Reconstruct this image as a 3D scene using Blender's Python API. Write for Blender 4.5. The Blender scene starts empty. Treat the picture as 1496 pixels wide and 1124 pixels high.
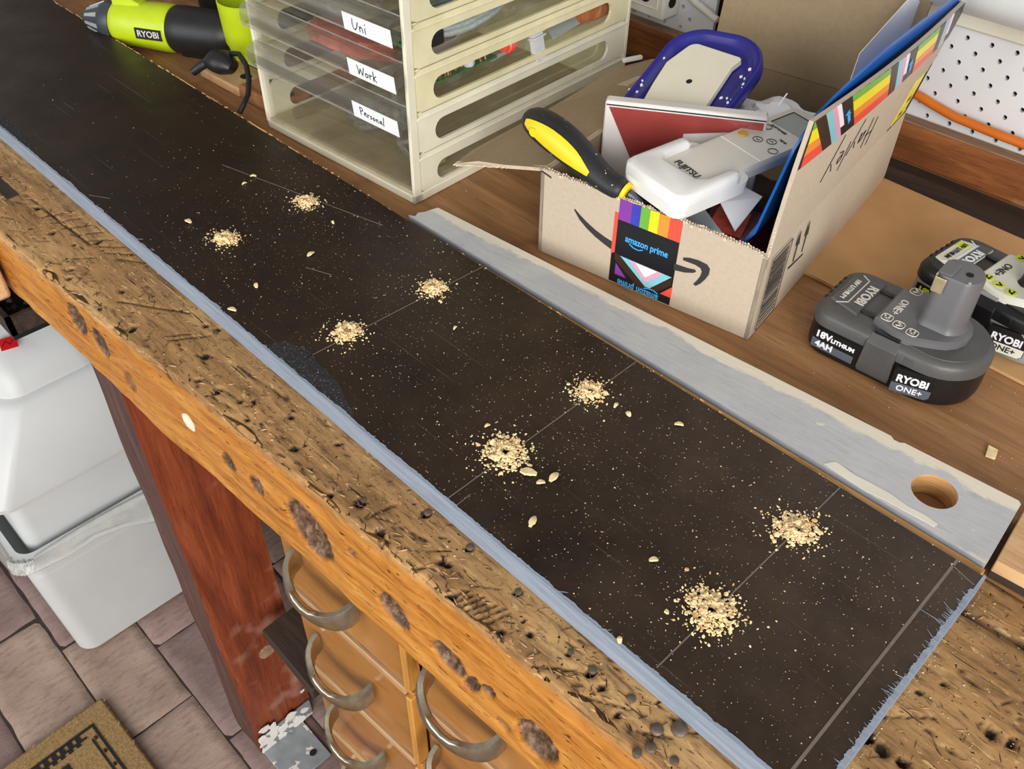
import bpy, bmesh, math, random
from mathutils import Vector, Matrix, noise
R = math.radians
PI = math.pi
random.seed(7)
SC = bpy.context.scene
COL = SC.collection

# ------------------------------------------------------------------ camera, world, lights
cd = bpy.data.cameras.new('camera')
cam = bpy.data.objects.new('camera', cd)
COL.objects.link(cam)
_r = Vector((0.70387, 0.71019, 0.01429)); _u = Vector((-0.49180, 0.47272, 0.73121)); _f = Vector((-0.51254, 0.52170, -0.68200))
cam.matrix_world = Matrix(((_r.x, _u.x, -_f.x, 0), (_r.y, _u.y, -_f.y, 0), (_r.z, _u.z, -_f.z, 1.401), (0, 0, 0, 1)))
cd.sensor_width = 36
cd.sensor_fit = 'HORIZONTAL'
cd.lens = 1314.66 / 1496 * 36
cd.clip_start = 0.02
SC.camera = cam

W = bpy.data.worlds.new('world')
SC.world = W
W.use_nodes = True
bg = W.node_tree.nodes['Background']
bg.inputs[0].default_value = (1.0, 0.97, 0.93, 1)
bg.inputs[1].default_value = 0.30


def area(name, loc, target, sx, sy, power, color):
    l = bpy.data.lights.new(name, 'AREA')
    l.shape = 'RECTANGLE'; l.size = sx; l.size_y = sy; l.energy = power; l.color = color
    o = bpy.data.objects.new(name, l)
    COL.objects.link(o)
    o.location = loc
    o.rotation_euler = (Vector(target) - Vector(loc)).to_track_quat('-Z', 'Y').to_euler()
    return o


area('garage_door_daylight', (2.0, -1.5, 1.9), (-0.4, 0.4, 0.8), 2.4, 1.9, 105, (1.0, 0.975, 0.94))
area('fill_light', (-1.2, -2.6, 1.7), (-0.7, 0.3, 0.5), 2.0, 1.8, 36, (0.97, 0.985, 1.0))  # unseen fill lamp, added to brighten bench front and bin from the left
SC.cycles.transparent_max_bounces = 24
SC.view_settings.view_transform = 'Standard'
SC.view_settings.look = 'None'
SC.view_settings.exposure = 0.35
SC.view_settings.gamma = 1
SC.view_settings.use_curve_mapping = False


# ------------------------------------------------------------------ materials
def lin(c):
    return tuple(((v / 255) / 12.92 if v / 255 <= 0.04045 else ((v / 255 + 0.055) / 1.055) ** 2.4) for v in c) + (1,)


class NT:
    def __init__(s, name):
        s.m = bpy.data.materials.new(name); s.m.use_nodes = True
        s.t = s.m.node_tree; s.n = s.t.nodes
        s.b = s.n['Principled BSDF']; s.out = s.n['Material Output']
        s.tc = s.n.new('ShaderNodeTexCoord')

    def link(s, a, b): s.t.links.new(a, b)

    def mapping(s, scale=(1, 1, 1), rot=(0, 0, 0)):
        m = s.n.new('ShaderNodeMapping'); m.inputs['Scale'].default_value = scale; m.inputs['Rotation'].default_value = rot
        s.link(s.tc.outputs['Object'], m.inputs['Vector'])
        return m.outputs[0]

    def noise(s, scale, detail=4, rough=.55, stretch=(1, 1, 1), rot=(0, 0, 0), dist=0):
        n = s.n.new('ShaderNodeTexNoise'); n.inputs['Scale'].default_value = scale; n.inputs['Detail'].default_value = detail
        n.inputs['Roughness'].default_value = rough; n.inputs['Distortion'].default_value = dist
        s.link(s.mapping(stretch, rot), n.inputs['Vector'])
        return n.outputs[0]

    def vor(s, scale, feature='F1', stretch=(1, 1, 1), rand=1):
        n = s.n.new('ShaderNodeTexVoronoi'); n.feature = feature; n.inputs['Scale'].default_value = scale
        n.inputs['Randomness'].default_value = rand
        s.link(s.mapping(stretch), n.inputs['Vector'])
        return n.outputs['Distance']

    def ramp(s, fac, stops, interp='LINEAR'):
        r = s.n.new('ShaderNodeValToRGB'); r.color_ramp.interpolation = interp
        e = r.color_ramp.elements
        while len(e) < len(stops): e.new(.5)
        for k, (p, c) in enumerate(stops):
            e[k].position = p
            e[k].color = c if len(c) == 4 else tuple(c) + (1,)
        s.link(fac, r.inputs[0])
        return r.outputs[0]

    def mask(s, fac, a, b):   # smooth 0..1 between a and b
        m = s.n.new('ShaderNodeMapRange'); m.inputs[1].default_value = a; m.inputs[2].default_value = b
        s.link(fac, m.inputs[0])
        return m.outputs[0]

    def mix(s, fac, a, b, mode='MIX'):
        m = s.n.new('ShaderNodeMix'); m.data_type = 'RGBA'; m.blend_type = mode
        for sock, v in ((m.inputs[0], fac), (m.inputs[6], a), (m.inputs[7], b)):
            if hasattr(v, 'is_linked') or hasattr(v, 'links'): s.link(v, sock)
            else: sock.default_value = v
        return m.outputs[2]

    def math(s, op, a, b=0.0):
        m = s.n.new('ShaderNodeMath'); m.operation = op
        for sock, v in ((m.inputs[0], a), (m.inputs[1], b)):
            if hasattr(v, 'links'): s.link(v, sock)
            else: sock.default_value = v
        return m.outputs[0]

    def attr(s, name):
        a = s.n.new('ShaderNodeAttribute'); a.attribute_name = name
        return a.outputs['Fac']

    def sep(s):
        x = s.n.new('ShaderNodeSeparateXYZ'); s.link(s.tc.outputs['Object'], x.inputs[0])
        return x.outputs

    def bump(s, h, strength=.3, dist=.001, prev=None):
        b = s.n.new('ShaderNodeBump'); b.inputs['Strength'].default_value = strength; b.inputs['Distance'].default_value = dist
        s.link(h, b.inputs['Height'])
        if prev is not None: s.link(prev, b.inputs['Normal'])
        s.link(b.outputs[0], s.b.inputs['Normal'])
        return b.outputs[0]

    def color(s, c):
        if hasattr(c, 'links'): s.link(c, s.b.inputs['Base Color'])
        else: s.b.inputs['Base Color'].default_value = c

    def rough(s, v):
        if hasattr(v, 'links'): s.link(v, s.b.inputs['Roughness'])
        else: s.b.inputs['Roughness'].default_value = v

    def set(s, k, v): s.b.inputs[k].default_value = v


def scale_c(c, k): return tuple(min(1, v * k) for v in c[:3]) + (1,)


def plain(name, rgb, rough=.5, var=.12, scale=40, bump=0, bscale=300, metal=0, spec=.5, speck=None):
    t = NT(name); c = lin(rgb)
    n = t.noise(scale, 3)
    col = t.ramp(n, [(.3, scale_c(c, 1 - var)), (.7, scale_c(c, 1 + var))])
    if speck:
        sn = t.noise(speck[1], 2, .7)
        col = t.mix(t.mask(sn, speck[2], speck[2] + .04), col, lin(speck[0]))
    t.color(col); t.rough(rough); t.set('Metallic', metal); t.set('Specular IOR Level', spec)
    if bump: t.bump(t.noise(bscale, 3), bump)
    return t.m


def wood(name, c1, c2, c3, rough=.5, stretch=(1, 14, 14), scale=6, bump=.25, coat=0, stain=None, spec=.4):
    t = NT(name)
    a = t.noise(scale, 6, .6, stretch, dist=.6)
    f = t.noise(scale * 7, 4, .7, (stretch[0] * .6, stretch[1], stretch[2]))
    col = t.ramp(a, [(.25, lin(c3)), (.5, lin(c1)), (.75, lin(c2))])
    col = t.mix(t.mask(f, .52, .75), col, lin(c3))
    if stain:
        s_ = t.noise(stain[1], 3)
        col = t.mix(t.mask(s_, stain[2], stain[2] + .15), col, lin(stain[0]))
    t.color(col); t.rough(rough); t.set('Specular IOR Level', spec)
    if coat: t.set('Coat Weight', coat); t.set('Coat Roughness', .12)
    t.bump(f, bump)
    return t.m


def m_bench_top():
    t = NT('worn bench top timber')
    a = t.noise(5, 8, .62, (1, 5, 5), dist=1.0)
    col = t.ramp(a, [(.28, lin((118, 88, 56))), (.47, lin((172, 132, 84))), (.62, lin((194, 154, 102))), (.8, lin((214, 180, 128)))])
    f = t.noise(60, 6, .75, (.5, 3.5, 3.5))
    col = t.mix(t.mask(f, .50, .72), col, lin((70, 47, 27)))
    blot = t.noise(14, 5, .65)
    col = t.mix(t.math('MULTIPLY', t.mask(blot, .56, .70), .6), col, lin((82, 62, 44)))
    fl = t.noise(210, 3, .6, (.35, 1, 1), (0, 0, .5))
    col = t.mix(t.mask(fl, .63, .68), col, lin((206, 172, 118)))
    sp = t.noise(330, 2, .6, (.8, 1, 1))
    col = t.mix(t.mask(sp, .66, .70), col, lin((34, 22, 14)))
    s1 = t.noise(30, 2, .4, (.7, 16, 1), (0, 0, 1.1))
    s2 = t.noise(26, 2, .4, (.7, 18, 1), (0, 0, -.5))
    col = t.mix(t.mask(s1, .70, .73), col, lin((38, 26, 17)))
    col = t.mix(t.mask(s2, .71, .74), col, lin((200, 165, 110)))
    col = t.mix(t.mask(t.attr('edge'), .25, .9), col, lin((176, 128, 68)))
    # varnished orange front face
    a2 = t.noise(7, 7, .6, (1, 9, 9), dist=1.4)
    fr = t.ramp(a2, [(.25, lin((124, 70, 22))), (.45, lin((178, 114, 44))), (.6, lin((194, 134, 60))), (.8, lin((212, 164, 94)))])
    fk = t.noise(70, 5, .7, (.6, 5, 5))
    fr = t.mix(t.mask(fk, .56, .7), fr, lin((112, 58, 18)))
    dk = t.noise(150, 2, .5, (.5, 2.5, 2.5))
    fr = t.mix(t.mask(dk, .68, .71), fr, lin((48, 26, 12)))
    col = t.mix(t.attr('front'), col, fr)
    d = t.attr('dirt')
    kn = t.noise(170, 5, .7, (1, 1, .6))
    kcol = t.ramp(kn, [(.3, lin((40, 27, 20))), (.48, lin((88, 62, 44))), (.62, lin((128, 102, 82))), (.75, lin((176, 150, 124)))])
    kmix = t.mix(t.attr('front'), lin((44, 28, 18)), kcol)
    col = t.mix(t.mask(d, .15, .75), col, kmix)
    col = t.mix(t.mask(t.attr('bare'), .3, .8), col, lin((236, 224, 200)))
    t.color(col)
    t.rough(t.ramp(t.attr('front'), [(0, (.68, .68, .68)), (1, (.42, .42, .42))]))
    t.set('Specular IOR Level', .35)
    b1 = t.bump(f, .5, .0012)
    t.bump(blot, .6, .003, b1)
    return t.m


def m_film():
    t = NT('black phenolic film')
    a = t.noise(9, 6, .65)
    col = t.ramp(a, [(.3, lin((27, 18, 12))), (.6, lin((42, 29, 19))), (.8, lin((54, 39, 27)))])
    dust = t.noise(1500, 2, .6)
    zone = t.noise(6, 4, .6)
    dm = t.math('MULTIPLY', t.mask(dust, .68, .74), t.mask(zone, .42, .62))
    col = t.mix(t.math('MULTIPLY', dm, .45), col, lin((165, 148, 128)))
    sc1 = t.noise(12, 2, .4, (.5, 60, 1), (0, 0, .9))
    sc2 = t.noise(10, 2, .4, (.6, 55, 1), (0, 0, -.3))
    m1 = t.math('MULTIPLY', t.mask(sc1, .715, .74), .25)
    m2 = t.math('MULTIPLY', t.mask(sc2, .725, .75), .25)
    col = t.mix(m1, col, lin((140, 125, 105)))
    col = t.mix(m2, col, lin((140, 125, 105)))
    dx = t.mask(t.sep()[0], -.6, -.02)
    col = t.mix(t.math('MULTIPLY', dx, t.math('MULTIPLY', t.mask(t.noise(9, 5, .7), .3, .75), .2)), col, lin((128, 112, 96)))
    t.color(col)
    r = t.noise(22, 5, .6)
    t.rough(t.ramp(r, [(.35, (.36, .36, .36)), (.7, (.5, .5, .5))]))
    t.set('Specular IOR Level', .38)
    t.bump(t.noise(5, 4, .5), .12, .002)
    return t.m


def m_plank():
    t = NT('grey painted plank top')
    x = t.sep()
    n = t.noise(25, 4, .6); n2 = t.noise(120, 3, .6, (.3, 2, 2))
    col = t.ramp(n, [(.3, lin((178, 181, 184))), (.7, lin((194, 196, 197)))])
    col = t.mix(t.math('MULTIPLY', t.mask(n2, .6, .7), .4), col, lin((146, 150, 156)))
    y = t.math('ADD', x[1], t.math('MULTIPLY', t.math('SUBTRACT', t.noise(18, 5, .7, (1, 2, 1)), .5), .03))
    cream = lin((226, 219, 200))
    col = t.mix(t.mask(y, .0535, .0565), col, cream)
    yf = t.math('ADD', x[1], t.math('MULTIPLY', t.math('SUBTRACT', t.noise(11, 5, .7), .5), .045))
    col = t.mix(t.mask(yf, .0005, -.003), col, lin((212, 208, 196)))
    chip = t.noise(38, 3, .6)
    col = t.mix(t.mask(chip, .73, .75), col, lin((222, 216, 200)))
    t.color(col); t.rough(.55); t.bump(n2, .3)
    return t.m


def m_clear(name, tint, haze=.06, rough=.12, refl=.75):
    t = NT(name); n = t.n
    tr = n.new('ShaderNodeBsdfTransparent'); tr.inputs[0].default_value = tint
    gl = n.new('ShaderNodeBsdfGlossy'); gl.inputs['Roughness'].default_value = rough
    df = n.new('ShaderNodeBsdfDiffuse'); df.inputs[0].default_value = (.8, .8, .76, 1)
    lw = n.new('ShaderNodeLayerWeight'); lw.inputs[0].default_value = .2
    m1 = n.new('ShaderNodeMixShader'); m2 = n.new('ShaderNodeMixShader')
    sm = t.mask(t.noise(30, 4, .6), .4, 1.0)
    t.link(t.math('ADD', t.math('MULTIPLY', sm, haze), haze), m1.inputs[0])
    t.link(tr.outputs[0], m1.inputs[1]); t.link(df.outputs[0], m1.inputs[2])
    t.link(t.math('MULTIPLY', lw.outputs['Fresnel'], refl), m2.inputs[0])
    t.link(m1.outputs[0], m2.inputs[1]); t.link(gl.outputs[0], m2.inputs[2])
    t.link(m2.outputs[0], t.out.inputs[0])
    return t.m


def m_paver(name, a, b):
    t = NT(name)
    n = t.noise(9, 5, .6); f = t.noise(120, 4, .7, (1, .35, 1), (0, 0, .5))
    col = t.ramp(n, [(.3, lin(a)), (.7, lin(b))])
    col = t.mix(t.math('MULTIPLY', t.mask(f, .5, .7), .5), col, lin((104, 80, 74)))
    p = t.noise(60, 3, .6)
    col = t.mix(t.mask(p, .73, .77), col, lin((70, 54, 50)))
    t.color(col); t.rough(.85); t.bump(f, .8, .002)
    return t.m


M = {}
M['bench'] = m_bench_top()
M['film'] = m_film()
M['plank'] = m_plank()
M['grey_paint'] = wood('blue grey brushed paint', (142, 154, 170), (158, 169, 184), (122, 133, 148), .6, (1, 16, 16), 14, .5)
M['grey_paint_d'] = plain('grey paint plank side', (150, 154, 162), .6, .1, 50, .2)
M['raw_edge'] = wood('raw ply edge', (196, 152, 96), (216, 178, 122), (128, 88, 50), .7, (1, 3, 30))
M['ply'] = wood('brown bench ply', (162, 118, 76), (182, 138, 94), (126, 88, 54), .6, (1, 10, 10), 5, .2, 0, ((80, 56, 38), 9, .60))
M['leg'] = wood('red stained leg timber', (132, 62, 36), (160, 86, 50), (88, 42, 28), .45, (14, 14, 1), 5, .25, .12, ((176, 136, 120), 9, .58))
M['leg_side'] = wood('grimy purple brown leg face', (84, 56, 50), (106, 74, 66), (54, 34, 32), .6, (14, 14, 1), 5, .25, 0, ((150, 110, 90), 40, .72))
M['dark_wood'] = wood('dark grimy timber', (58, 46, 38), (78, 62, 50), (32, 25, 20), .7, (1, 8, 8), 6, .3)
M['rail'] = wood('red brown rail timber', (140, 84, 46), (174, 112, 64), (86, 50, 30), .5, (1, 12, 12), 7, .25, 0, ((168, 142, 112), 16, .66))
M['rail_top'] = wood('dusty rail top', (150, 122, 96), (176, 150, 124), (112, 82, 60), .8, (1, 8, 8), 8, .3)
M['drawer'] = wood('varnished orange drawer ply', (160, 106, 50), (178, 124, 64), (134, 86, 38), .3, (1, 10, 2), 3, .05, .5)
M['drawer_edge'] = wood('drawer edge timber', (196, 140, 66), (210, 156, 84), (160, 106, 50), .35, (10, 10, 1), 4, .1, .3)
M['drawer_lip'] = wood('worn drawer lip', (176, 138, 98), (196, 160, 122), (140, 98, 60), .45, (1, 8, 8), 5, .15)
M['handle'] = plain('aged nickel', (188, 180, 160), .33, .22, 60, .12, 250, 1)
M['steel'] = plain('galvanised bracket steel', (150, 156, 160), .6, .15, 50, .1, 200, .4, .5, ((230, 228, 222), 40, .56))
M['white_splash'] = plain('white paint splash', (228, 226, 220), .6, .06)
M['bin'] = plain('white bin plastic', (200, 203, 204), .42, .03, 12, .12, 420)
M['bag'] = m_clear('thin white bin liner', (.92, .95, .97, 1), .34, .2)
M['red'] = plain('red sticker', (190, 24, 26), .4, .08)
M['redtxt'] = plain('dark red print', (120, 14, 18), .4, .05)
M['coir'] = plain('coir mat', (146, 118, 76), .95, .28, 240, .9, 500)
M['coir_rim'] = plain('coir mat rim', (158, 132, 88), .95, .28, 200, .9, 500)
M['black_pile'] = plain('black printed pile', (26, 25, 22), .95, .25, 200, .6, 500)
M['pav'] = [m_paver('paver rose', (138, 114, 106), (164, 140, 132)), m_paver('paver plum', (120, 98, 94), (146, 124, 118)),
            m_paver('paver tan', (144, 122, 108), (170, 148, 134))]
M['joint'] = plain('dark joint sand', (52, 42, 38), .95, .3, 80, .5)
M['wall'] = plain('brown garage wall lining', (96, 70, 52), .8, .1)
M['peg'] = plain('white pegboard', (222, 224, 228), .5, .03, 14)
M['pegdark'] = plain('dark pegboard backing', (26, 24, 24), .9, .1)  # colour stands for the darkness behind the holes
M['cream_trim'] = plain('cream painted batten', (226, 222, 206), .5, .04)
M['pipe'] = plain('pale grey pipe plastic', (206, 212, 212), .35, .03)
M['orange'] = plain('orange cable sheath', (212, 112, 34), .4, .08)
M['white_pl'] = plain('white plastic', (222, 220, 210), .4, .04)
M['cream_pl'] = plain('aged cream plastic', (224, 220, 198), .42, .07, 22, .04, 300)
M['cream_pl2'] = plain('yellowed cream plastic', (220, 212, 174), .45, .09, 26, .04, 300)
M['dust_cream'] = plain('dusty cream tray', (186, 172, 140), .7, .14, 50)
M['clear'] = m_clear('clear drawer plastic', (.985, .984, .97, 1),   .008, .06, .25)
M['clear_lip'] = m_clear('clear drawer lip plastic', (.97, .97, .95, 1), .035, .12, .45)
M['lip_rim'] = m_clear('frosted lip rim', (.95, .95, .93, 1), .16, .2, .4)
M['clear2'] = m_clear('crumpled clear film', (.95, .955, .95, 1), .10, .08)
M['label'] = plain('white card', (236, 238, 240), .6, .02)
M['ink'] = plain('black ink', (18, 18, 22), .6, .05)
M['card'] = plain('corrugated cardboard', (188, 173, 152), .85, .05, 240, .1, 600)
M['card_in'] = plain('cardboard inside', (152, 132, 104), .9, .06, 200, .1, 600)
M['card_sheet'] = plain('tan cardboard sheet', (200, 156, 106), .85, .06, 30, .08, 500)
M['card_edge'] = plain('torn cardboard edge', (214, 198, 172), .95, .14, 300, .3)
for nm, c in dict(t_black=(24, 26, 30), t_red=(232, 84, 66), t_orange=(238, 146, 58), t_yellow=(240, 222, 40), t_green=(110, 176, 66),
                  t_blue=(62, 66, 176), t_violet=(132, 62, 160), t_sky=(76, 170, 236), t_white=(238, 234, 240), t_cyan=(132, 196, 208),
                  t_pink=(226, 160, 190), t_brown=(58, 40, 32), smile=(48, 46, 48)).items():
    M[nm] = plain('print ' + nm[2:], c, .35 if nm != 'smile' else .7, .04)
M['black_rub'] = plain('black rubber', (34, 35, 38), .5, .1, 60, .1, 300, 0, .5, ((190, 190, 186), 130, .70))
M['yellow'] = plain('yellow grip', (238, 206, 30), .4, .05)
M['gold'] = plain('golden yellow key', (206, 166, 56), .4, .06)
M['navy'] = plain('navy blue plastic', (38, 36, 128), .32, .12, 30, .06, 200, 0, .5, ((220, 220, 226), 90, .74))
M['ivory'] = plain('ivory plate', (222, 216, 196), .5, .03, 30)
M['gloss_white'] = plain('gloss white', (226, 220, 214), .2, .03)
M['gloss_red'] = plain('gloss dull red', (152, 66, 62), .18, .08)
M['remote'] = plain('off white remote plastic', (218, 213, 200), .38, .02)
M['holder'] = plain('white holder plastic', (232, 232, 228), .35, .02)
M['lcd'] = plain('grey lcd', (128, 136, 128), .15, .08)
M['blue'] = plain('blue folder', (24, 92, 178), .3, .06, 10)
M['paper'] = plain('white paper', (240, 240, 240), .7, .02)
M['maroon'] = plain('maroon print card', (92, 30, 34), .4, .35, 90)
M['bat_dark'] = plain('dark grey battery shell', (78, 78, 77), .42, .1, 30, .1, 500)
M['bat_mid'] = plain('mid grey battery shell', (98, 98, 100), .42, .08, 30, .1, 500)
M['bat_black'] = plain('black battery shell', (19, 19, 21), .38, .1, 40, .06, 400)
M['bat_text'] = plain('pale print', (206, 204, 192), .5, .05)
M['bat_text_w'] = plain('white print', (226, 230, 236), .5, .03)
M['slate'] = plain('slate label', (84, 90, 100), .4, .05)
M['brass'] = plain('contact metal', (214, 200, 160), .35, .12, 60, 0, 0, .8)
M['lime'] = plain('lime green plastic', (186, 208, 28), .4, .05)
M['lime_print'] = plain('lime print', (206, 220, 40), .4, .05)
M['pale_label'] = plain('pale grey label', (214, 214, 202), .4, .03)
M['bat2_mid'] = plain('new grey shell', (140, 142, 146), .4, .06)
M['gunmetal'] = plain('chuck grey', (70, 76, 82), .35, .15, 30, 0, 0, .3)
M['chuck_hi'] = plain('chuck light grey', (176, 184, 188), .3, .08, 30, 0, 0, .3)
M['black_pl'] = plain('black tool plastic', (26, 26, 28), .45, .15, 40, .1, 300)
M['pine'] = wood('pale pine', (204, 164, 118), (220, 186, 144), (170, 124, 82), .7, (1, 10, 10), 6, .2)
M['pine2'] = wood('pinkish pine', (164, 112, 76), (184, 134, 96), (120, 76, 48), .7, (1, 10, 10), 6, .2)
M['shaving'] = plain('pale wood shavings', (240, 216, 166), .85, .16, 200)
M['shaving_o'] = plain('orange wood flecks', (220, 172, 124), .85, .16, 200)
M['dust'] = plain('sawdust specks', (206, 186, 156), .9, .1, 100)
M['pencil'] = plain('pencil graphite line', (118, 108, 98), .5, .1, 200)
M['scuff'] = plain('scuffed film', (38, 37, 40), .75, .4, 300, .6, 400, 0, .5, ((120, 120, 130), 600, .63))
M['nail'] = plain('rusty dull nail steel', (112, 98, 84), .55, .25, 200, .2, 400, .5)
M['rubble'] = plain('dark grit', (40, 36, 32), .95, .4, 120, .6, 300)
M['bluegrey_pl'] = plain('grey braided cable', (156, 166, 168), .4, .18, 300, .4, 900)
M['crumple_red'] = plain('orange red netting', (206, 92, 74), .45, .25, 90, .6, 150)
M['pcb'] = plain('green board', (62, 104, 58), .5, .3, 200)
M['copper'] = plain('copper pins', (186, 134, 90), .4, .2, 300, 0, 0, .7)
M['softwhite'] = plain('soft white plastic', (206, 208, 210), .45, .06, 40)
M['orange_wood'] = wood('orange wooden handle', (190, 110, 60), (210, 134, 80), (140, 76, 40), .4, (1, 10, 10), 8, .1)
M['olive'] = plain('olive sponge', (134, 130, 66), .9, .15, 200)
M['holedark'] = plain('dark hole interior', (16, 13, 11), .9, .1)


# ------------------------------------------------------------------ mesh helpers
class MB:
    def __init__(s): s.v = []; s.f = []; s.mi = []

    def add(s, v, f, mi=0, T=None):
        o = len(s.v)
        s.v += [tuple(T @ Vector(p)) for p in v] if T else [tuple(p) for p in v]
        s.f += [tuple(i + o for i in q) for q in f]
        s.mi += [mi] * len(f)
        return s

    def box(s, x0, x1, y0, y1, z0, z1, mi=0, T=None):
        v = [(x0, y0, z0), (x1, y0, z0), (x1, y1, z0), (x0, y1, z0), (x0, y0, z1), (x1, y0, z1), (x1, y1, z1), (x0, y1, z1)]
        return s.add(v, [(3, 2, 1, 0), (4, 5, 6, 7), (0, 1, 5, 4), (1, 2, 6, 5), (2, 3, 7, 6), (3, 0, 4, 7)], mi, T)

    def loft(s, rings, mi=0, T=None, cap=True, closed=False):
        n = len(rings[0]); v = [p for r in rings for p in r]; f = []
        m = len(rings)
        for k in range(m if closed else m - 1):
            for i in range(n):
                j = (i + 1) % n; k2 = (k + 1) % m
                f.append((k * n + i, k * n + j, k2 * n + j, k2 * n + i))
        if cap and not closed:
            f.append(tuple(range(n - 1, -1, -1))); f.append(tuple((m - 1) * n + i for i in range(n)))
        return s.add(v, f, mi, T)

    def prism(s, poly, z0, z1, mi=0, T=None):
        return s.loft([[(x, y, z0) for x, y in poly], [(x, y, z1) for x, y in poly]], mi, T)

    def lathe(s, prof, n=24, mi=0, T=None, cap=True):
        return s.loft([[(r * math.cos(2 * PI * i / n), r * math.sin(2 * PI * i / n), z) for i in range(n)] for r, z in prof], mi, T, cap)

    def tube(s, pts, r, n=8, mi=0, T=None, closed=False, flat=1.0):
        pts = [Vector(p) for p in pts]; rings = []; m = len(pts)
        up = Vector((0, 0, 1)); prev = None
        for i, p in enumerate(pts):
            a = pts[(i - 1) % m] if (closed or i > 0) else p
            b = pts[(i + 1) % m] if (closed or i < m - 1) else p
            d = (b - a).normalized()
            if prev is None:
                q = up if abs(d.dot(up)) < .9 else Vector((0, 1, 0))
                x = d.cross(q).normalized()
            else:
                x = (prev - d * prev.dot(d)).normalized()
            prev = x; y = d.cross(x)
            rr = r[i] if isinstance(r, (list, tuple)) else r
            rings.append([p + x * rr * math.cos(2 * PI * k / n) + y * rr * flat * math.sin(2 * PI * k / n) for k in range(n)])
        return s.loft(rings, mi, T, True, closed)

    def grid(s, fn, nu, nv, mi=0, T=None):
        v = [fn(i / nu, j / nv) for j in range(nv + 1) for i in range(nu + 1)]
        f = [(j * (nu + 1) + i, j * (nu + 1) + i + 1, (j + 1) * (nu + 1) + i + 1, (j + 1) * (nu + 1) + i) for j in range(nv) for i in range(nu)]
        return s.add(v, f, mi, T)

    def slab(s, fn, nu, nv, th, mi=0):     # curved sheet with thickness: fn(u,v) -> (point, normal)
        o = []; q = []
        for j in range(nv + 1):
            for i in range(nu + 1):
                p, n = fn(i / nu, j / nv); o.append(Vector(p)); q.append(Vector(p) - Vector(n) * th)
        N = len(o); w = nu + 1; f = []
        for j in range(nv):
            for i in range(nu):
                a = j * w + i; f.append((a, a + 1, a + w + 1, a + w)); f.append((N + a, N + a + w, N + a + w + 1, N + a + 1))
        for i in range(nu):
            f.append((i, N + i, N + i + 1, i + 1)); a = nv * w + i; f.append((a, a + 1, N + a + 1, N + a))
        for j in range(nv):
            a = j * w; f.append((a, a + w, N + a + w, N + a)); a = j * w + nu; f.append((a, N + a, N + a + w, a + w))
        return s.add(o + q, f, mi)

    def mesh(s, name):
        me = bpy.data.meshes.new(name); me.from_pydata(s.v, [], s.f)
        me.polygons.foreach_set('material_index', s.mi)
        return me

    def build(s, name, mat, parent=None, loc=(0, 0, 0), rz=0, bevel=0, smooth=35, fix=True, seg=2):
        me = s.mesh(name)
        for m in (mat if isinstance(mat, (list, tuple)) else [mat]): me.materials.append(m)
        if fix:
            bm = bmesh.new(); bm.from_mesh(me); bmesh.ops.recalc_face_normals(bm, faces=bm.faces); bm.to_mesh(me); bm.free()
        if smooth:
            me.shade_smooth(); me.set_sharp_from_angle(angle=R(smooth))
        o = bpy.data.objects.new(name, me); COL.objects.link(o)
        o.location = loc; o.rotation_euler = (0, 0, rz)
        if parent: o.parent = parent
        if bevel:
            b = o.modifiers.new('bevel', 'BEVEL'); b.width = bevel; b.segments = seg; b.limit_method = 'ANGLE'; b.angle_limit = R(40)
        return o


def tag(o, label, cat, group=None, kind=None):
    o['label'] = label; o['category'] = cat
    if group: o['group'] = group
    if kind: o['kind'] = kind
    return o


def thing(name, label, cat, loc=(0, 0, 0), rz=0, group=None, rot=None):
    o = bpy.data.objects.new(name, None); COL.objects.link(o); o.empty_display_size = .02
    o.location = loc; o.rotation_euler = rot if rot else (0, 0, rz)
    return tag(o, label, cat, group)


def struct(o): o['kind'] = 'structure'; return o
def stuff(o): o['kind'] = 'stuff'; return o


def rrect(x0, x1, y0, y1, r, n=5):
    pts = []
    for cx, cy, a0 in ((x1 - r, y1 - r, 0), (x0 + r, y1 - r, 90), (x0 + r, y0 + r, 180), (x1 - r, y0 + r, 270)):
        for k in range(n + 1):
            a = R(a0 + 90 * k / n); pts.append((cx + r * math.cos(a), cy + r * math.sin(a)))
    return pts


def ell(cx, cy, a, b, n=20): return [(cx + a * math.cos(2 * PI * k / n), cy + b * math.sin(2 * PI * k / n)) for k in range(n)]


class Plane:      # a flat face in its parent's frame, to print on
    def __init__(s, o, ex, ey):
        s.o = Vector(o); s.x = Vector(ex).normalized(); s.y = Vector(ey).normalized(); s.n = s.x.cross(s.y)

    def at(s, u, v, h=0): return s.o + s.x * u + s.y * v + s.n * h

    def poly(s, mb, pts, h0=.0001, h1=.0004, mi=0):
        n = len(pts)
        v = [s.at(u, w, h0) for u, w in pts] + [s.at(u, w, h1) for u, w in pts]
        return mb.add(v, [tuple(range(n - 1, -1, -1)), tuple(range(n, 2 * n))] + [(i, (i + 1) % n, n + (i + 1) % n, n + i) for i in range(n)], mi)

    def stroke(s, mb, pts, w, h0=.0001, h1=.0004, mi=0):
        for a, b in zip(pts, pts[1:]):
            d = Vector((b[0] - a[0], b[1] - a[1])); L = d.length
            if L < 1e-7: continue
            d /= L; nx, ny = -d.y * w / 2, d.x * w / 2; e = d * w * .4
            s.poly(mb, [(a[0] - e.x + nx, a[1] - e.y + ny), (a[0] - e.x - nx, a[1] - e.y - ny), (b[0] + e.x - nx, b[1] + e.y - ny), (b[0] + e.x + nx, b[1] + e.y + ny)], h0, h1, mi)
        return mb


TEXTS = []


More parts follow.
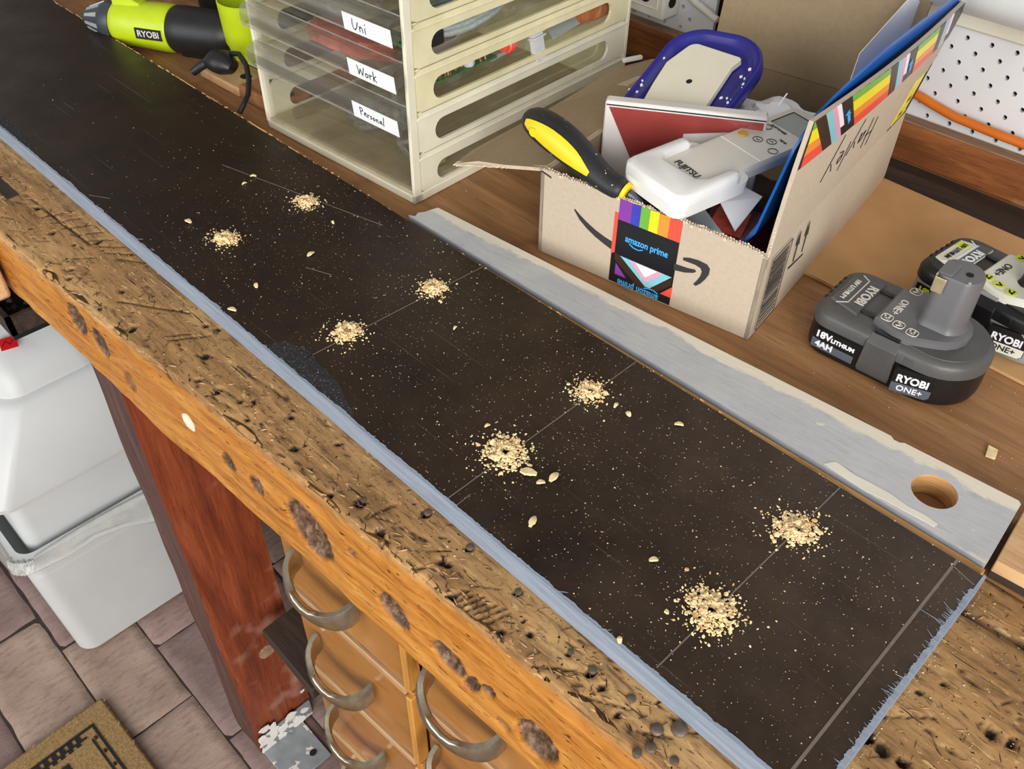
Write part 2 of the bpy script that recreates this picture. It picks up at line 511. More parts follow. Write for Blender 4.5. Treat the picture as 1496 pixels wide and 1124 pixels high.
def text(name, s, pl, u, v, size, mat, parent, bold=0, rot=0, h=.0003, ax='CENTER', sx=1, shear=0):
    c = bpy.data.curves.new(name, 'FONT'); c.body = s; c.size = size; c.align_x = ax; c.align_y = 'CENTER'
    c.extrude = .0002; c.offset = bold; c.resolution_u = 3; c.shear = shear
    o = bpy.data.objects.new(name, c); COL.objects.link(o); c.materials.append(mat)
    ca, sa = math.cos(R(rot)), math.sin(R(rot))
    X = (pl.x * ca + pl.y * sa) * sx; Y = -pl.x * sa + pl.y * ca; N = pl.n; P = pl.at(u, v, h)
    TEXTS.append((o, name, Matrix(((X.x, Y.x, N.x, P.x), (X.y, Y.y, N.y, P.y), (X.z, Y.z, N.z, P.z), (0, 0, 0, 1))), mat, parent))


def boolean_cut(o, cutter):
    bpy.context.view_layer.update()
    m = o.modifiers.new('cut', 'BOOLEAN'); m.operation = 'DIFFERENCE'; m.object = cutter; m.solver = 'EXACT'
    dg = bpy.context.evaluated_depsgraph_get()
    me = bpy.data.meshes.new_from_object(o.evaluated_get(dg))
    o.modifiers.clear(); old = o.data; o.data = me
    bpy.data.objects.remove(cutter)
    return o


def interp(x, pts):
    if x <= pts[0][0]: return pts[0][1]
    for (a, b), (c, d) in zip(pts, pts[1:]):
        if x <= c: return b + (d - b) * (x - a) / (c - a)
    return pts[-1][1]


# ------------------------------------------------------------------ floor of pavers, wall
fl = struct(MB().box(-3.2, 1.6, -2.6, 1.02, -.05, -.006).build('floor', M['joint'], smooth=0))


def paver_mesh(k):
    rnd = random.Random(k); mb = MB()
    hx, hy = .1138, .0586
    def f(u, v):
        x = (u - .5) * 2 * hx; y = (v - .5) * 2 * hy
        e = min(1, min(u, 1 - u) * hx * 2 / .004, min(v, 1 - v) * hy * 2 / .004)
        z = -.0045 * (1 - e) ** 2 + .0012 * noise.noise(Vector((x * 30 + k * 9, y * 30, k)))
        return (x, y, z - .002)
    mb.grid(f, 24, 14)
    mb.box(-hx, hx, -hy, hy, -.04, -.0075)
    return mb


pm = []
for k in range(6):
    o = paver_mesh(k).build('brick', M['pav'][k % 3], fl, smooth=50); pm.append(o.data); bpy.data.objects.remove(o)
rows = {-4: .2, -3: .09, -2: -.03, -1: -.008, 0: -.887, 1: -1.008, 2: -.9, 3: -1.0, 4: -.88}
for r_ in range(-11, 8):
    y0 = .04 + .1195 * r_ + .0598
    x0 = {-1: -.977, 0: -.887, 1: -1.008}.get(r_, -.9 - .115 * (r_ % 2))
    for k in range(-8, 7):
        cx = x0 + .23 * k + .115
        if not (-2.3 < cx < .95): continue
        b = bpy.data.objects.new('brick', random.choice(pm)); COL.objects.link(b); b.parent = fl
        b.location = (cx, y0, random.uniform(-.001, .001)); b.rotation_euler = (R(random.uniform(-.4, .4)), R(random.uniform(-.3, .3)), R(random.uniform(-.4, .4)) + (PI if random.random() < .5 else 0))

struct(MB().box(-3.2, 1.6, 1.0, 1.1, -.05, 2.6).build('wall_back', M['wall'], smooth=0))


def pegboard(x0, x1, z0, z1, label):
    t = thing('pegboard', label, 'pegboard', (0, .981, z0))
    s = .0257; r = .0027; mb = MB(); rows = int((z1 - z0) / (s / 2))
    th = .005; xa = x0
    N = 8
    for j in range(rows):
        off = (s / 2 if j % 2 else 0)
        zc = (j + .5) * s / 2
        n = int((x1 - x0 - s) / s)
        xl = x0; k0 = x0 + off
        if off > 0: mb.add([(x0, 0, zc - s / 4), (k0, 0, zc - s / 4), (k0, 0, zc + s / 4), (x0, 0, zc + s / 4)], [(0, 1, 2, 3)])
        for i in range(n):
            a = k0 + i * s; cx = a + s / 2
            outer = [(a + s, zc), (a + s, zc + s / 4), (cx, zc + s / 4), (a, zc + s / 4), (a, zc), (a, zc - s / 4), (cx, zc - s / 4), (a + s, zc - s / 4)]
            inner = [(cx + r * math.cos(2 * PI * q / N), zc + r * math.sin(2 * PI * q / N)) for q in range(N)]
            v = [(p[0], 0, p[1]) for p in outer] + [(p[0], 0, p[1]) for p in inner] + [(p[0], th, p[1]) for p in inner]
            mb.add(v, [(q, (q + 1) % N, N + (q + 1) % N, N + q) for q in range(N)] + [(N + q, N + (q + 1) % N, 2 * N + (q + 1) % N, 2 * N + q) for q in range(N)])
        e = k0 + n * s
        mb.add([(e, 0, zc - s / 4), (x1, 0, zc - s / 4), (x1, 0, zc + s / 4), (e, 0, zc + s / 4)], [(0, 1, 2, 3)])
    H = rows * s / 2
    for a, b in ((x0, x0 + .0002), (x1 - .0002, x1)): mb.box(a, b, 0, th, 0, H)
    mb.box(x0, x1, 0, th, -.0002, 0)
    mb.build('perforated_sheet', M['peg'], t, smooth=0, fix=False)
    MB().box(x0, x1, th + .0005, th + .006, 0, H).build('hole_shade', M['pegdark'], t, smooth=0)  # dark sheet added as painted shade seen through the holes
    return t


pegboard(-.602, .45, .942, 1.5, 'white perforated pegboard with staggered holes behind orange cable and cardboard box')
pegboard(-1.25, -.622, .942, 1.12, 'white perforated pegboard with dark gap at its edge behind white socket box')

t = thing('batten', 'cream painted batten fixed across pegboard above its holes', 'batten', (0, .97, 1.05))
MB().box(-.45, .45, 0, .0105, 0, .026).build('strip', M['cream_trim'], t, bevel=.002)
t = thing('drain_pipe', 'pale grey plastic pipe running along wall above cream batten', 'pipe', (0, .935, 1.118))
mb = MB(); mb.tube([(-.42, 0, 0), (0, 0, 0), (.45, 0, 0)], .04, 32); mb.build('pipe_run', M['pipe'], t)
mb = MB(); mb.tube([(-.04, 0, 0), (.04, 0, 0)], .0445, 32); mb.build('coupling', M['pipe'], t, loc=(.3, 0, 0))

# ------------------------------------------------------------------ workbench
A_, B_ = .0606, .2238
TOP = .900


def fy(x): return A_ * x + B_


wb = thing('workbench', 'old scarred timber workbench with thick orange front beam and red leg', 'workbench', (0, 0, 0))
FP = [(-0.414, 0.8383, 24.96, -18.17, 23.67, 26.29, 0.061, 0.01, 1, 0), (-0.3188, 0.826, 46.55, -25.67, 31.43, 51.28, 0.035, 0.008, 1, 0), (-0.2628, 0.8229, 50.19, -22.34, 23.39, 57.25, 0.034, 0.009, 1, 0), (-0.2402, 0.8159, 132.98, -54.77, 23.33, 65.13, 0.021, 0.007, 1, 0), (-0.2244, 0.8265, 145.61, -53.8, 22.98, 106.65, 0.016, 0.005, 0.9, 0), (-0.2102, 0.7978, 120.29, -43.08, 38.31, 114.24, 0.016, 0.003, 0.5, 0), (-0.1798, 0.8144, 48.37, -15.28, 12.46, 39.91, 0.044, 0.011, 1, 0), (-0.7472, 0.8661, 33.39, -44.42, 43.59, 25.87, 0.038, 0.006, 1, 0), (-0.7087, 0.8601, 37.88, -46.39, 44.27, 26.27, 0.037, 0.006, 1, 0), (-0.6713, 0.8345, 51.42, -61.08, 67.23, 19.71, 0.029, 0.003, 0.55, 0), (-0.5739, 0.848, 69.01, -70.12, 72.05, 48.24, 0.022, 0.002, 0, 1), (-0.5204, 0.8371, 69.33, -61.99, 58.31, 45.63, 0.025, 0.004, 0.8, 0), (-0.4806, 0.8387, 69.87, -58.5, 66.75, 44.77, 0.024, 0.005, 0.9, 0), (-0.3595, 0.8617, 196.5, -125.48, 136.49, 166.17, 0.009, 0.003, 0.9, 0), (-0.5027, 0.8392, 54.32, 281.12, 229.66, -766.08, 0.01, 0.003, 0.7, 0)]   # knots in the front face: centre, inverse axes, reach, depth, dirt, bare
TP = [(-.846, .212, .006, .005), (-.763, .1895, .004, .004), (-.775, .1972, .005, .004), (-.7596, .2489, .004, .003), (-.657, .197, .007, .006), (-.6147, .2435, .004, .003),
      (-.6032, .2487, .004, .003), (-.5566, .2026, .004, .004), (-.5356, .2069, .006, .004), (-.5128, .2134, .004, .003), (-.5053, .2212, .003, .003), (-.4926, .2068, .004, .003),
      (-.3862, .2071, .004, .005), (-.3643, .2179, .007, .004), (-.3337, .2127, .006, .003), (-.3255, .2085, .005, .003), (-.3234, .245, .005, .004), (-.2805, .2467, .005, .004),
      (-.285, .2258, .004, .005), (-.281, .2283, .004, .005), (-.2607, .2121, .006, .003), (-.2322, .2452, .004, .004), (-.246, .2596, .003, .003), (-.2203, .2174, .005, .005),
      (-.219, .2132, .006, .004), (-.1888, .2059, .004, .003), (-.1779, .2138, .003, .003), (-.161, .2366, .004, .008), (-.1787, .236, .004, .003), (-.1495, .2346, .004, .004),
      (-.1579, .211, .0036, .012), (-.0268, .4183, .005, .004), (-.0056, .384, .003, .003), (-.0214, .322, .006, .005), (-.0122, .3209, .007, .004), (.0279, .3753, .007, .004),
      (.0389, .3778, .006, .004), (-.0001, .322, .005, .005), (-.292, .201, .008, .006), (-.2946, .204, .006, .006), (-.47, .232, .004, .003), (-.42, .241, .004, .003),
      (-.71, .215, .005, .003), (-.44, .215, .005, .003), (-.58, .222, .006, .003), (-.90, .22, .006, .004), (-.80, .236, .006, .003), (-.205, .229, .004, .003), (-.132, .228, .004, .003)]
rr = random.Random(3)
TP = [(x, y, r * .72, d) for x, y, r, d in TP]
for k in range(110): TP.append((rr.uniform(-1.0, .1), 0, rr.uniform(.0008, .0020), rr.uniform(.0008, .002)))
TP = [(x, y if y else fy(x) + rr.uniform(.006, .2), r, d) for x, y, r, d in TP]
GR = []     # grooves on the top: x0,y0,x1,y1,width,depth
for k in range(7): GR.append((-.2620 + .0052 * k, .2085 + .001 * k, -.2560 + .0052 * k, .2235 + .0012 * k, .0011, .0022))
for k in range(8): GR.append((-.88 + .017 * k, .215 + .003 * k, -.87 + .019 * k, .245 + .001 * k, .0010, .0014))
GR += [(-.7, .205, -.64, .243, .0012, .0015), (-.62, .21, -.60, .24, .001, .0015), (-.55, .235, -.47, .243, .001, .0014), (-.35, .212, -.345, .235, .0012, .002), (-.19, .214, -.168, .231, .0011, .0016),
       (-.155, .222, -.128, .236, .001, .0015), (-.118, .228, -.10, .24, .0011, .0015), (-.05, .44, .05, .448, .0022, .004), (-.02, .40, .03, .396, .001, .0015), (.0, .35, .06, .341, .001, .0014), (-.03, .33, .0, .36, .001, .0015),
       (-.935, .223, -.80, .2285, .0012, .003), (-.30, .2, -.29, .215, .0012, .002)]
for k in range(60):
    x = rr.uniform(-1.0, .08); y = fy(x) + rr.uniform(.005, .19 if x > -.08 else .05); a = rr.gauss(.1, .7); L = rr.uniform(.008, .03)
    GR.append((x, y, x + L * math.cos(a), y + L * math.sin(a), rr.uniform(.0006, .0010), rr.uniform(.0006, .0014)))
xs = [-2.0, -1.6, -1.3, -1.1] + [-1.05 + .0021 * k for k in range(int(1.17 / .0021))] + [.2, .6]
fr_n = 46
tops = [.0021 * k for k in range(1, 52)] + [.11 + .0035 * k for k in range(0, 46)]
zb = [(-2, .80), (-.89, .815), (-.756, .808), (-.635, .792), (-.4, .785), (-.18, .772), (.6, .765)]
V = []; AD = []; AE = []; AF = []; AB = []
bins = {}
for x, y, r, d in TP:
    for q in range(int((x - r * 1.6) / .02) - 1, int((x + r * 1.6) / .02) + 2): bins.setdefault(q, []).append(('p', x, y, r, d))
for g in GR:
    for q in range(int(min(g[0], g[2]) / .02) - 1, int(max(g[0], g[2]) / .02) + 2): bins.setdefault(q, []).append(('g',) + g)
for x in xs:
    f = fy(x); zbt = interp(x, zb)
    wob = .0035 * noise.noise(Vector((x * 9, 1.3, 0))) + .0018 * noise.noise(Vector((x * 45, 4.1, 0)))
    chip = max(0, noise.noise(Vector((x * 28, 7.7, 2))) - .12) * .016
    for j in range(fr_n + 1):
        z = zbt + (TOP - .002 - zbt) * j / fr_n; y = f + wob * .6; dirt = bare = 0
        for (px, pz, m0, m1, m2, m3, rc_, dp, di, ba) in FP:
            if abs(x - px) < rc_ and abs(z - pz) < rc_:
                q = math.hypot(m0 * (x - px) + m1 * (z - pz), m2 * (x - px) + m3 * (z - pz)) + .10 * noise.noise(Vector((x * 110, z * 110, px * 50)))
                if q < 1:
                    k = min(1, (1 - q) * 3.2); y += dp * (.25 if ba else 1) * k * (.8 + .35 * noise.noise(Vector((x * 150, z * 150, 3)))); dirt = max(dirt, di * min(1, (1 - q) * 5)); bare = max(bare, ba * min(1, (1 - q) * 5))
        y += .0011 * noise.noise(Vector((x * 14, z * 60, 0))) + .0004 * noise.noise(Vector((x * 60, z * 300, 5)))
        dz = TOP - z
        e = math.exp(-dz / .006)
        y += .0045 * e + chip * math.exp(-dz / .010)
        if j == 0: y += .002
        V.append((x, y, z)); AD.append(dirt); AE.append(min(1, e * .5 + chip * 60 * math.exp(-dz / .012))); AF.append(min(1, max(0, (dz - .004 - chip * .6) / .008))); AB.append(bare)
    for d in tops:
        y = f + wob * .6 + d; z = TOP; dirt = 0
        if d > .11: y = f + .11 + (d - .11) * (.4775 - f - .11) / .1575
        e = math.exp(-d / .005); z -= .0030 * e + chip * .9 * math.exp(-d / .008)
        if d < .03: z += (noise.noise(Vector((x * 60, d * 120, 9))) * .0012) * math.exp(-d / .02)
        if d > .008: z = min(z + .0007 * noise.noise(Vector((x * 30, y * 90, 0))), TOP + .0001) if y > .253 and x < -.04 else z + .0007 * noise.noise(Vector((x * 30, y * 90, 0)))
        for b in bins.get(int(x / .02), ()):
            if b[0] == 'p':
                if abs(x - b[1]) > b[3] * 1.3 or abs(y - b[2]) > b[3] * 1.3: continue
                q = math.hypot(x - b[1], y - b[2]) / b[3] + .45 * noise.noise(Vector((x * 260, y * 260, b[1] * 70)))
                if q < 1: z -= b[4] * min(1, (1 - q) * 2.2); dirt = max(dirt, min(1, (1 - q) * 2.4))
            else:
                _, x0, y0, x1, y1, w, dp = b
                L2 = (x1 - x0) ** 2 + (y1 - y0) ** 2; tt = max(0, min(1, ((x - x0) * (x1 - x0) + (y - y0) * (y1 - y0)) / L2))
                q = math.hypot(x - x0 - tt * (x1 - x0), y - y0 - tt * (y1 - y0)) / w
                if q < 1.6: k = max(0, 1 - q / 1.6); z -= dp * k; dirt = max(dirt, .8 * k)
        V.append((x, y, z)); AD.append(dirt); AE.append(e * .75 if d < .03 else 0); AF.append(0); AB.append(0)
w = fr_n + 1 + len(tops); F = []
for i in range(len(xs) - 1):
    for j in range(w - 1):
        a = i * w + j; F.append((a, a + w, a + w + 1, a + 1))
# back, bottom and ends close the beam
n0 = len(V); V += [(xs[0], .475, .79), (xs[-1], .475, .765)]; AD += [0, 0]; AE += [0, 0]; AF += [1, 1]; AB += [0, 0]
F.append((n0, n0 + 1) + tuple(i * w for i in range(len(xs) - 1, -1, -1)))
F.append((n0 + 1, n0) + tuple(i * w + w - 1 for i in range(len(xs))))
F.append((n0,) + tuple(range(w))); F.append((n0 + 1,) + tuple((len(xs) - 1) * w + j for j in range(w - 1, -1, -1)))
me = bpy.data.meshes.new('front_beam'); me.from_pydata(V, [], F)
for nm, arr in (('dirt', AD), ('edge', AE), ('front', AF), ('bare', AB)):
    at = me.attributes.new(nm, 'FLOAT', 'POINT'); at.data.foreach_set('value', arr)
me.materials.append(M['bench']); me.shade_smooth()
beam = bpy.data.objects.new('front_beam', me); COL.objects.link(beam); beam.parent = wb

MB().box(-2.0, .6, .478, .99, .868, .8995).build('rear_panel', M['ply'], wb, smooth=0)
mb = MB(); mb.box(-2.0, .6, .9625, .9795, .9, .9425); mb.box(-2.0, .6, .9620, .9795, .9427, .9445, 1)
mb.build('back_rail', [M['rail'], M['rail_top']], wb, bevel=.0015)
MB().box(-1.5, .6, .885, .955, .8998, .9022).build('grimy_back_strip', M['dark_wood'], wb, smooth=0)['label'] = 'grimy dark strip along the back rail'
# legs
def leg(x0, x1, y0, y1):
    mb = MB()
    def f(u, v):
        a = u * 4; k = int(a) % 4; q = a - int(a); c = [(x0, y0), (x1, y0), (x1, y1), (x0, y1)]
        p, n = c[k], c[(k + 1) % 4]; x = p[0] + (n[0] - p[0]) * q; y = p[1] + (n[1] - p[1]) * q; z = v * .80
        d = .0022 * noise.noise(Vector((x * 40, y * 40, z * 9)))
        return (x + d, y + d, z)
    mb.grid(f, 32, 30); mb.box(x0 + .004, x1 - .004, y0 + .004, y1 - .004, .001, .799)
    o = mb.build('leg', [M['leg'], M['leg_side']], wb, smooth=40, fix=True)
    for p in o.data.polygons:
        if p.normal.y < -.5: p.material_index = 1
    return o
leg(-.790, -.722, .185, .285); leg(-1.75, -1.68, .19, .29); leg(.35, .42, .26, .36); leg(-.79, -.72, .85, .95); leg(.35, .42, .85, .95)
mb = MB()
mb.prism([(0, 0), (.118, -.006), (.122, .09), (.0, .085)], 0, .022)
st = mb.build('stretcher', M['dark_wood'], wb, loc=(-.688, .234, .318), rz=R(1), bevel=.002)
st['label'] = 'dark dusty board fixed between leg and drawers'
# galvanised bracket with paint splash, plug in the leg
mb = MB(); mb.box(-.7205, -.7165, .188, .282, .004, .045); mb.box(-.7205, -.640, .188, .262, .001, .005); br = mb.build('foot_bracket', M['steel'], wb, bevel=.001)
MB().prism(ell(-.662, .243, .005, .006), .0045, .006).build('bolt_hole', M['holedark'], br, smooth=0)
mb = MB()
for k in range(34):
    cy, cz, r1 = min(.275, .188 + abs(rr.gauss(0, .035))), abs(rr.gauss(.02, .022)) + .003, rr.uniform(.003, .012)
    pts = [(cy + r1 * rr.uniform(.6, 1.1) * math.cos(2 * PI * q / 9), max(.002, cz + r1 * rr.uniform(.6, 1.1) * math.sin(2 * PI * q / 9))) for q in range(9)]
    mb.loft([[(-.7166, y, z) for y, z in pts], [(-.7155 - .0006 * rr.random(), y, z) for y, z in pts]])
stuff(mb.build('paint_splashes', M['white_splash'], wb, smooth=0))
mb = MB(); mb.tube([(-.7245, .2435, .235), (-.7195, .2435, .235)], .013, 18); pl_ = mb.build('timber_plug', M['rail_top'], wb, bevel=.001)
# raised nails and bolts in the top
for k, (x, y, r) in enumerate([(-.1099, .2373, .0042), (-.1007, .2467, .0052), (-.1055, .2264, .0034), (-.1092, .2185, .0030), (-.161, .2390, .0030), (-.1787, .2385, .0022), (-.3234, .2470, .0030), (-.2805, .2480, .0030),
                               (-.2322, .2462, .0026), (-.3643, .2215, .0024), (-.6, .2445, .0024), (-.0914, .2300, .0028), (-.1325, .2415, .0030)]):
    mb = MB(); mb.lathe([(r * .8, -.003), (r, -.0005), (r * .98, .0006), (r * .8, r * .32), (r * .35, r * .44)], 10)
    mb.build('nail_head', M['nail'], wb, loc=(x, y, TOP), rz=k, smooth=50)
for nm, mt, cnt in (('pale_slivers', 'drawer_lip', 520), ('dark_slivers', 'dark_wood', 420)):
    mb = MB()
    for k in range(cnt):
        if rr.random() < .3: x, y = rr.uniform(-.018, .1), rr.uniform(.25, .47)
        else: x = rr.uniform(-1.0, -.08); y = fy(x) + rr.uniform(.003, max(.006, .25 - fy(x)))
        if y > .251 and x < -.02: continue
        a = rr.gauss(.06, .55) if rr.random() < .75 else rr.uniform(0, PI); L = rr.uniform(.002, .0085); w_ = rr.uniform(.0002, .0006); z = TOP - .0006
        c, s_ = math.cos(a) * L / 2, math.sin(a) * L / 2; nx, ny = -math.sin(a) * w_, math.cos(a) * w_
        mb.loft([[(x - c, y - s_, z), (x - c + nx, y - s_ + ny, z), (x - c, y - s_, z + .0008)], [(x + nx, y + ny, z), (x - nx, y - ny, z), (x, y, z + rr.uniform(.0008, .0014))], [(x + c, y + s_, z), (x + c - nx, y + s_ - ny, z), (x + c, y + s_, z + .0007)]])
    stuff(mb.build(nm, M[mt], wb, smooth=0))
# plate let into the top by the vice
MB().box(-1.12, -.936, fy(-.95) + .004 + .034, fy(-.95) + .052, .898, .9006).build('vice_plate', M['dark_wood'], wb, bevel=.001)

# vice jaw, dark tray below
t = thing('bench_vice', 'pale timber vice jaw clamped against beam end beside bin', 'vice', (-1.0, .14, .818))
MB().box(-.09, .105, -.012, .024, .0, .075).build('wooden_jaw', M['pine'], t, bevel=.004)
mb = MB(); mb.tube([(-.02, .02, .03), (-.02, .3, .03)], .012, 12); mb.build('vice_screw', M['gunmetal'], t)
mb = MB(); mb.tube([(-.02, -.06, .03), (-.02, -.010, .03)], .012, 12); mb.tube([(-.02, -.055, -.06), (-.02, -.055, .12)], .005, 8); mb.build('handle_bar', M['gunmetal'], t)
t = thing('dark_tray', 'dark shallow tray of black grit under bench beside bin lid', 'tray', (-1.17, .30, .715))
MB().box(-.20, .20, -.14, .2, 0, .006).build('tray_base', M['black_pl'], t)
mb = MB()
for a in ((-.2, .2, -.14, -.134), (-.2, .2, .194, .2), (-.2, -.194, -.14, .2), (.194, .2, -.14, .2)): mb.box(*a, .006, .03)
mb.build('tray_rim', M['dark_wood'], t, smooth=0)
mb = MB()
for k in range(500):
    x, y, z = rr.uniform(-.19, .19), rr.uniform(-.13, .19), .006 + rr.random() * .018; q = rr.uniform(.003, .009)
    mb.loft([[(x + q * math.cos(a) * rr.uniform(.7, 1.2), y + q * math.sin(a) * rr.uniform(.7, 1.2), z) for a in (0, 1.57, 3.14, 4.71)], [(x + .4 * q * math.cos(a), y + .4 * q * math.sin(a), z + q * .7) for a in (0, 1.57, 3.14, 4.71)]])
stuff(mb.build('grit', M['rubble'], t, smooth=0))

# ------------------------------------------------------------------ drawers under the bench
AN = math.atan(A_)


def drawer_stack(x0, label, hx):
    t = thing('drawer_cabinet', label, 'drawers', (x0, fy(x0) + .034, 0), AN)
    wd = .186
    mb = MB(); mb.box(-.004, .006, .012, .45, .05, .765); mb.box(wd - .003, wd + .003, .012, .45, .05, .765); mb.box(0, wd, .44, .45, .05, .765); mb.box(0, wd, .012, .45, .05, .06); mb.box(0, wd, .012, .45, .753, .765)
    mb.build('carcass', M['drawer'], t, bevel=.001)
    for k, zt in enumerate((.768, .617, .466, .315, .164)):
        d = MB().box(.002, wd - .004, 0, .012, zt - .148, zt - .004).build('drawer', M['drawer'], t, bevel=.0015)
        MB().box(.002, wd - .012, -.003, .004, zt - .012, zt - .001).build('drawer_lip', M['drawer_lip'], d, bevel=.0015)
        MB().box(wd - .011, wd - .003, -.005, .011, zt - .146, zt - .008).build('edge_strip', M['drawer_edge'], d, bevel=.0015)
        MB().box(.008, wd - .016, .012, .40, zt - .14, zt - .03).build('drawer_box', M['drawer'], d, smooth=0)
        c = hx; zc = zt - .073
        pts = []; wd_ = []
        for q in range(15):
            a = PI * q / 14
            pts.append((c - .043 * math.cos(a), -.0035 - .029 * math.sin(a) ** .8, zc - .012 * math.sin(a)))
            wd_.append(.0056 + .0100 * abs(math.cos(a)) ** 1.6)
        h = MB(); rings = []
        for (px, py, pz), wv in zip(pts, wd_):
            ang = math.atan2(py + .0, px - c); nx, ny = (px - c), (py - .01); L = math.hypot(nx, ny); nx /= L; ny /= L
            tk = .0040
            rings.append([(px + nx * tk * sx, py + ny * tk * sx, pz + wv * sz) for sx, sz in ((1, -.7), (1, .7), (.6, 1), (-.6, 1), (-1, .7), (-1, -.7), (-.6, -1), (.6, -1))])
        h.loft(rings); h.build('handle', M['handle'], d, smooth=50)
    return t


drawer_stack(-.535, 'orange varnished drawer stack beside red leg with nickel bow handles', .076)
drawer_stack(-.3375, 'orange varnished drawer stack farther from red leg, one handle showing', .058)

# ------------------------------------------------------------------ white swing bin with liner
t = thing('swing_bin', 'white plastic swing bin with lid and red sticker beside red leg', 'bin', (0, 0, 0))
def ring(x0, x1, y0, y1, r, z): return [(x, y, z) for x, y in rrect(x0, x1, y0, y1, r, 6)]
mb = MB(); mb.loft([ring(-1.31, -1.085, .075, .27, .03, .0), ring(-1.315, -1.072, .066, .278, .028, .006), ring(-1.335, -1.045, .050, .300, .026, .30), ring(-1.341, -1.038, .044, .306, .026, .302), ring(-1.341, -1.038, .044, .306, .026, .312), ring(-1.33, -1.049, .055, .295, .022, .312), ring(-1.33, -1.049, .055, .295, .022, .25)])
mb.build('bin_body', M['bin'], t, bevel=0, smooth=50)
mb = MB(); mb.loft([ring(-1.325, -1.064, .072, .290, .02, .26), ring(-1.322, -1.062, .072, .290, .02, .40)]); mb.build('lid_skirt', M['bin'], t, smooth=50)
def lidring(x0, x1, y0, y1, r, z, sx=0, z2=None):
    return [(x, y, z if z2 is None else z + (z2 - z) * (x - x0) / (x1 - x0)) for x, y in rrect(x0, x1, y0, y1, r, 6)]
mb = MB(); mb.loft([lidring(-1.335, -1.052, .052, .315, .03, .398), lidring(-1.336, -1.050, .050, .317, .03, .408), lidring(-1.33, -1.088, .118, .292, .035, .56, 0, .526), lidring(-1.325, -1.097, .125, .286, .035, .566, 0, .533)])
mb.build('lid', M['bin'], t, smooth=38)
mb = MB(); mb.loft([lidring(-1.325, -1.100, .128, .284, .034, .55, 0, .520), lidring(-1.322, -1.105, .132, .280, .034, .585, 0, .548), lidring(-1.31, -1.135, .14, .268, .03, .63, 0, .582), lidring(-1.28, -1.17, .155, .25, .03, .645, 0, .598)])
mb.build('swing_flap', M['bin'], t, smooth=38)
sp_ = Plane((-1.142, .178, .594), (.25, .97, 0), (-.93, .24, .26))
mb = MB(); sp_.poly(mb, [(-.0095, -.010), (.0125, -.010), (.0125, .010), (-.0095, .010)], .0, .0012); sk = mb.build('sticker', M['red'], t, smooth=0)
mb = MB(); sp_.stroke(mb, [(-.007, -.004), (-.002, .004), (.003, -.003), (.008, .004)], .0014, .0013, .0016); mb.build('sticker_print', M['redtxt'], sk, smooth=0)
# liner: folded over the rim
def bag(u, v):
    n = 4 * .28; a = u * 1.0
    per = rrect(-1.343, -1.036, .042, .308, .028, 8); N = len(per); q = a * N; i = int(q) % N; f_ = q - int(q)
    p = Vector(per[i]).lerp(Vector(per[(i + 1) % N]), f_); c = Vector((-1.19, .175)); d = (p - c).normalized()
    if v < .25: off = -.012 + .05 * v; z = .306 + .03 * v + .01 * noise.noise(Vector((u * 30, 0, 1)))
    else:
        k = (v - .25) / .75
        off = .003 + .007 * k * (noise.noise(Vector((p.x * 25, p.y * 25, k * 2))) + .5) + .003 * noise.noise(Vector((u * 120, k * 3, 0)))
        drop = .05 + .045 * noise.noise(Vector((p.x * 9, p.y * 9, 5)))
        z = .316 - drop * k
    return (p.x + d.x * off, p.y + d.y * off, z)
mb = MB(); mb.grid(bag, 180, 14)
lb = mb.build('bin_liner', M['bag'], t, smooth=60, fix=False)
so = lb.modifiers.new('t', 'SOLIDIFY'); so.thickness = .0006

# door mat
t = thing('door_mat', 'brown coir door mat with black printed key border on pavers', 'mat', (-.9777, .0496, 0), R(1.5))
MB().box(0, .72, -.45, 0, .0, .012).build('mat_body', M['coir'], t, bevel=.004)
mb = MB()
for k in range(2600):
    x, y = rr.uniform(0, .34), rr.uniform(-.34, 0)
    if x > .03 and y < -.03 and rr.random() < .75: continue
    a, q = rr.uniform(0, 2 * PI), rr.uniform(.002, .004); dx, dy = q * math.cos(a), q * math.sin(a)
    mb.loft([[(x - dy * .2, y + dx * .2, .0115), (x + dy * .2, y - dx * .2, .0115), (x + dx * .3, y + dy * .3, .0115)], [(x + dx, y + dy, .0145 + rr.random() * .002)] * 3], cap=False)
stuff(mb.build('coir_fibres', M['coir_rim'], t, smooth=0))
mp = Plane((0, 0, .0122), (1, 0, 0), (0, 1, 0)); mb = MB(); g = lambda p, h=.0016: mp.poly(mb, p, 0, h)
rect = lambda x0, x1, y0, y1: [(x0, y0), (x1, y0), (x1, y1), (x0, y1)]
g(rect(.034, .686, -.036, -.032)); g(rect(.034, .038, -.414, -.036)); g(rect(.058, .662, -.047, -.044)); g(rect(.047, .050, -.403, -.05)); g(rect(.682, .686, -.414, -.036)); g(rect(.034, .686, -.418, -.414)); g(rect(.058, .662, -.406, -.403)); g(rect(.670, .673, -.403, -.05))
for k in range(26): g(rect(.0395, .0455, -.058 - .013 * k - .0075, -.058 - .013 * k))
for k in range(26): g(rect(.0515, .055, -.062 - .013 * k - .007, -.062 - .013 * k))
for k in range(20): g(rect(.056 + .03 * k, .062 + .03 * k, -.042, -.038)); g(rect(.056 + .03 * k, .062 + .03 * k, -.412, -.408))
stuff(mb.build('key_border', M['black_pile'], t, smooth=0))
mb = MB()
for x, y in ((.068, -.09), (.118, -.085), (.068, -.15), (.118, -.15)):
    mb = MB()
    mp.poly(mb, [(x, y), (x, y - .036), (x + .012, y - .036), (x + .012, y - .012), (x + .020, y - .012), (x + .020, y - .036), (x + .034, y - .036), (x + .034, y)], 0, .0016)
    mb.build('key_motif', M['black_pile'], t, smooth=0)

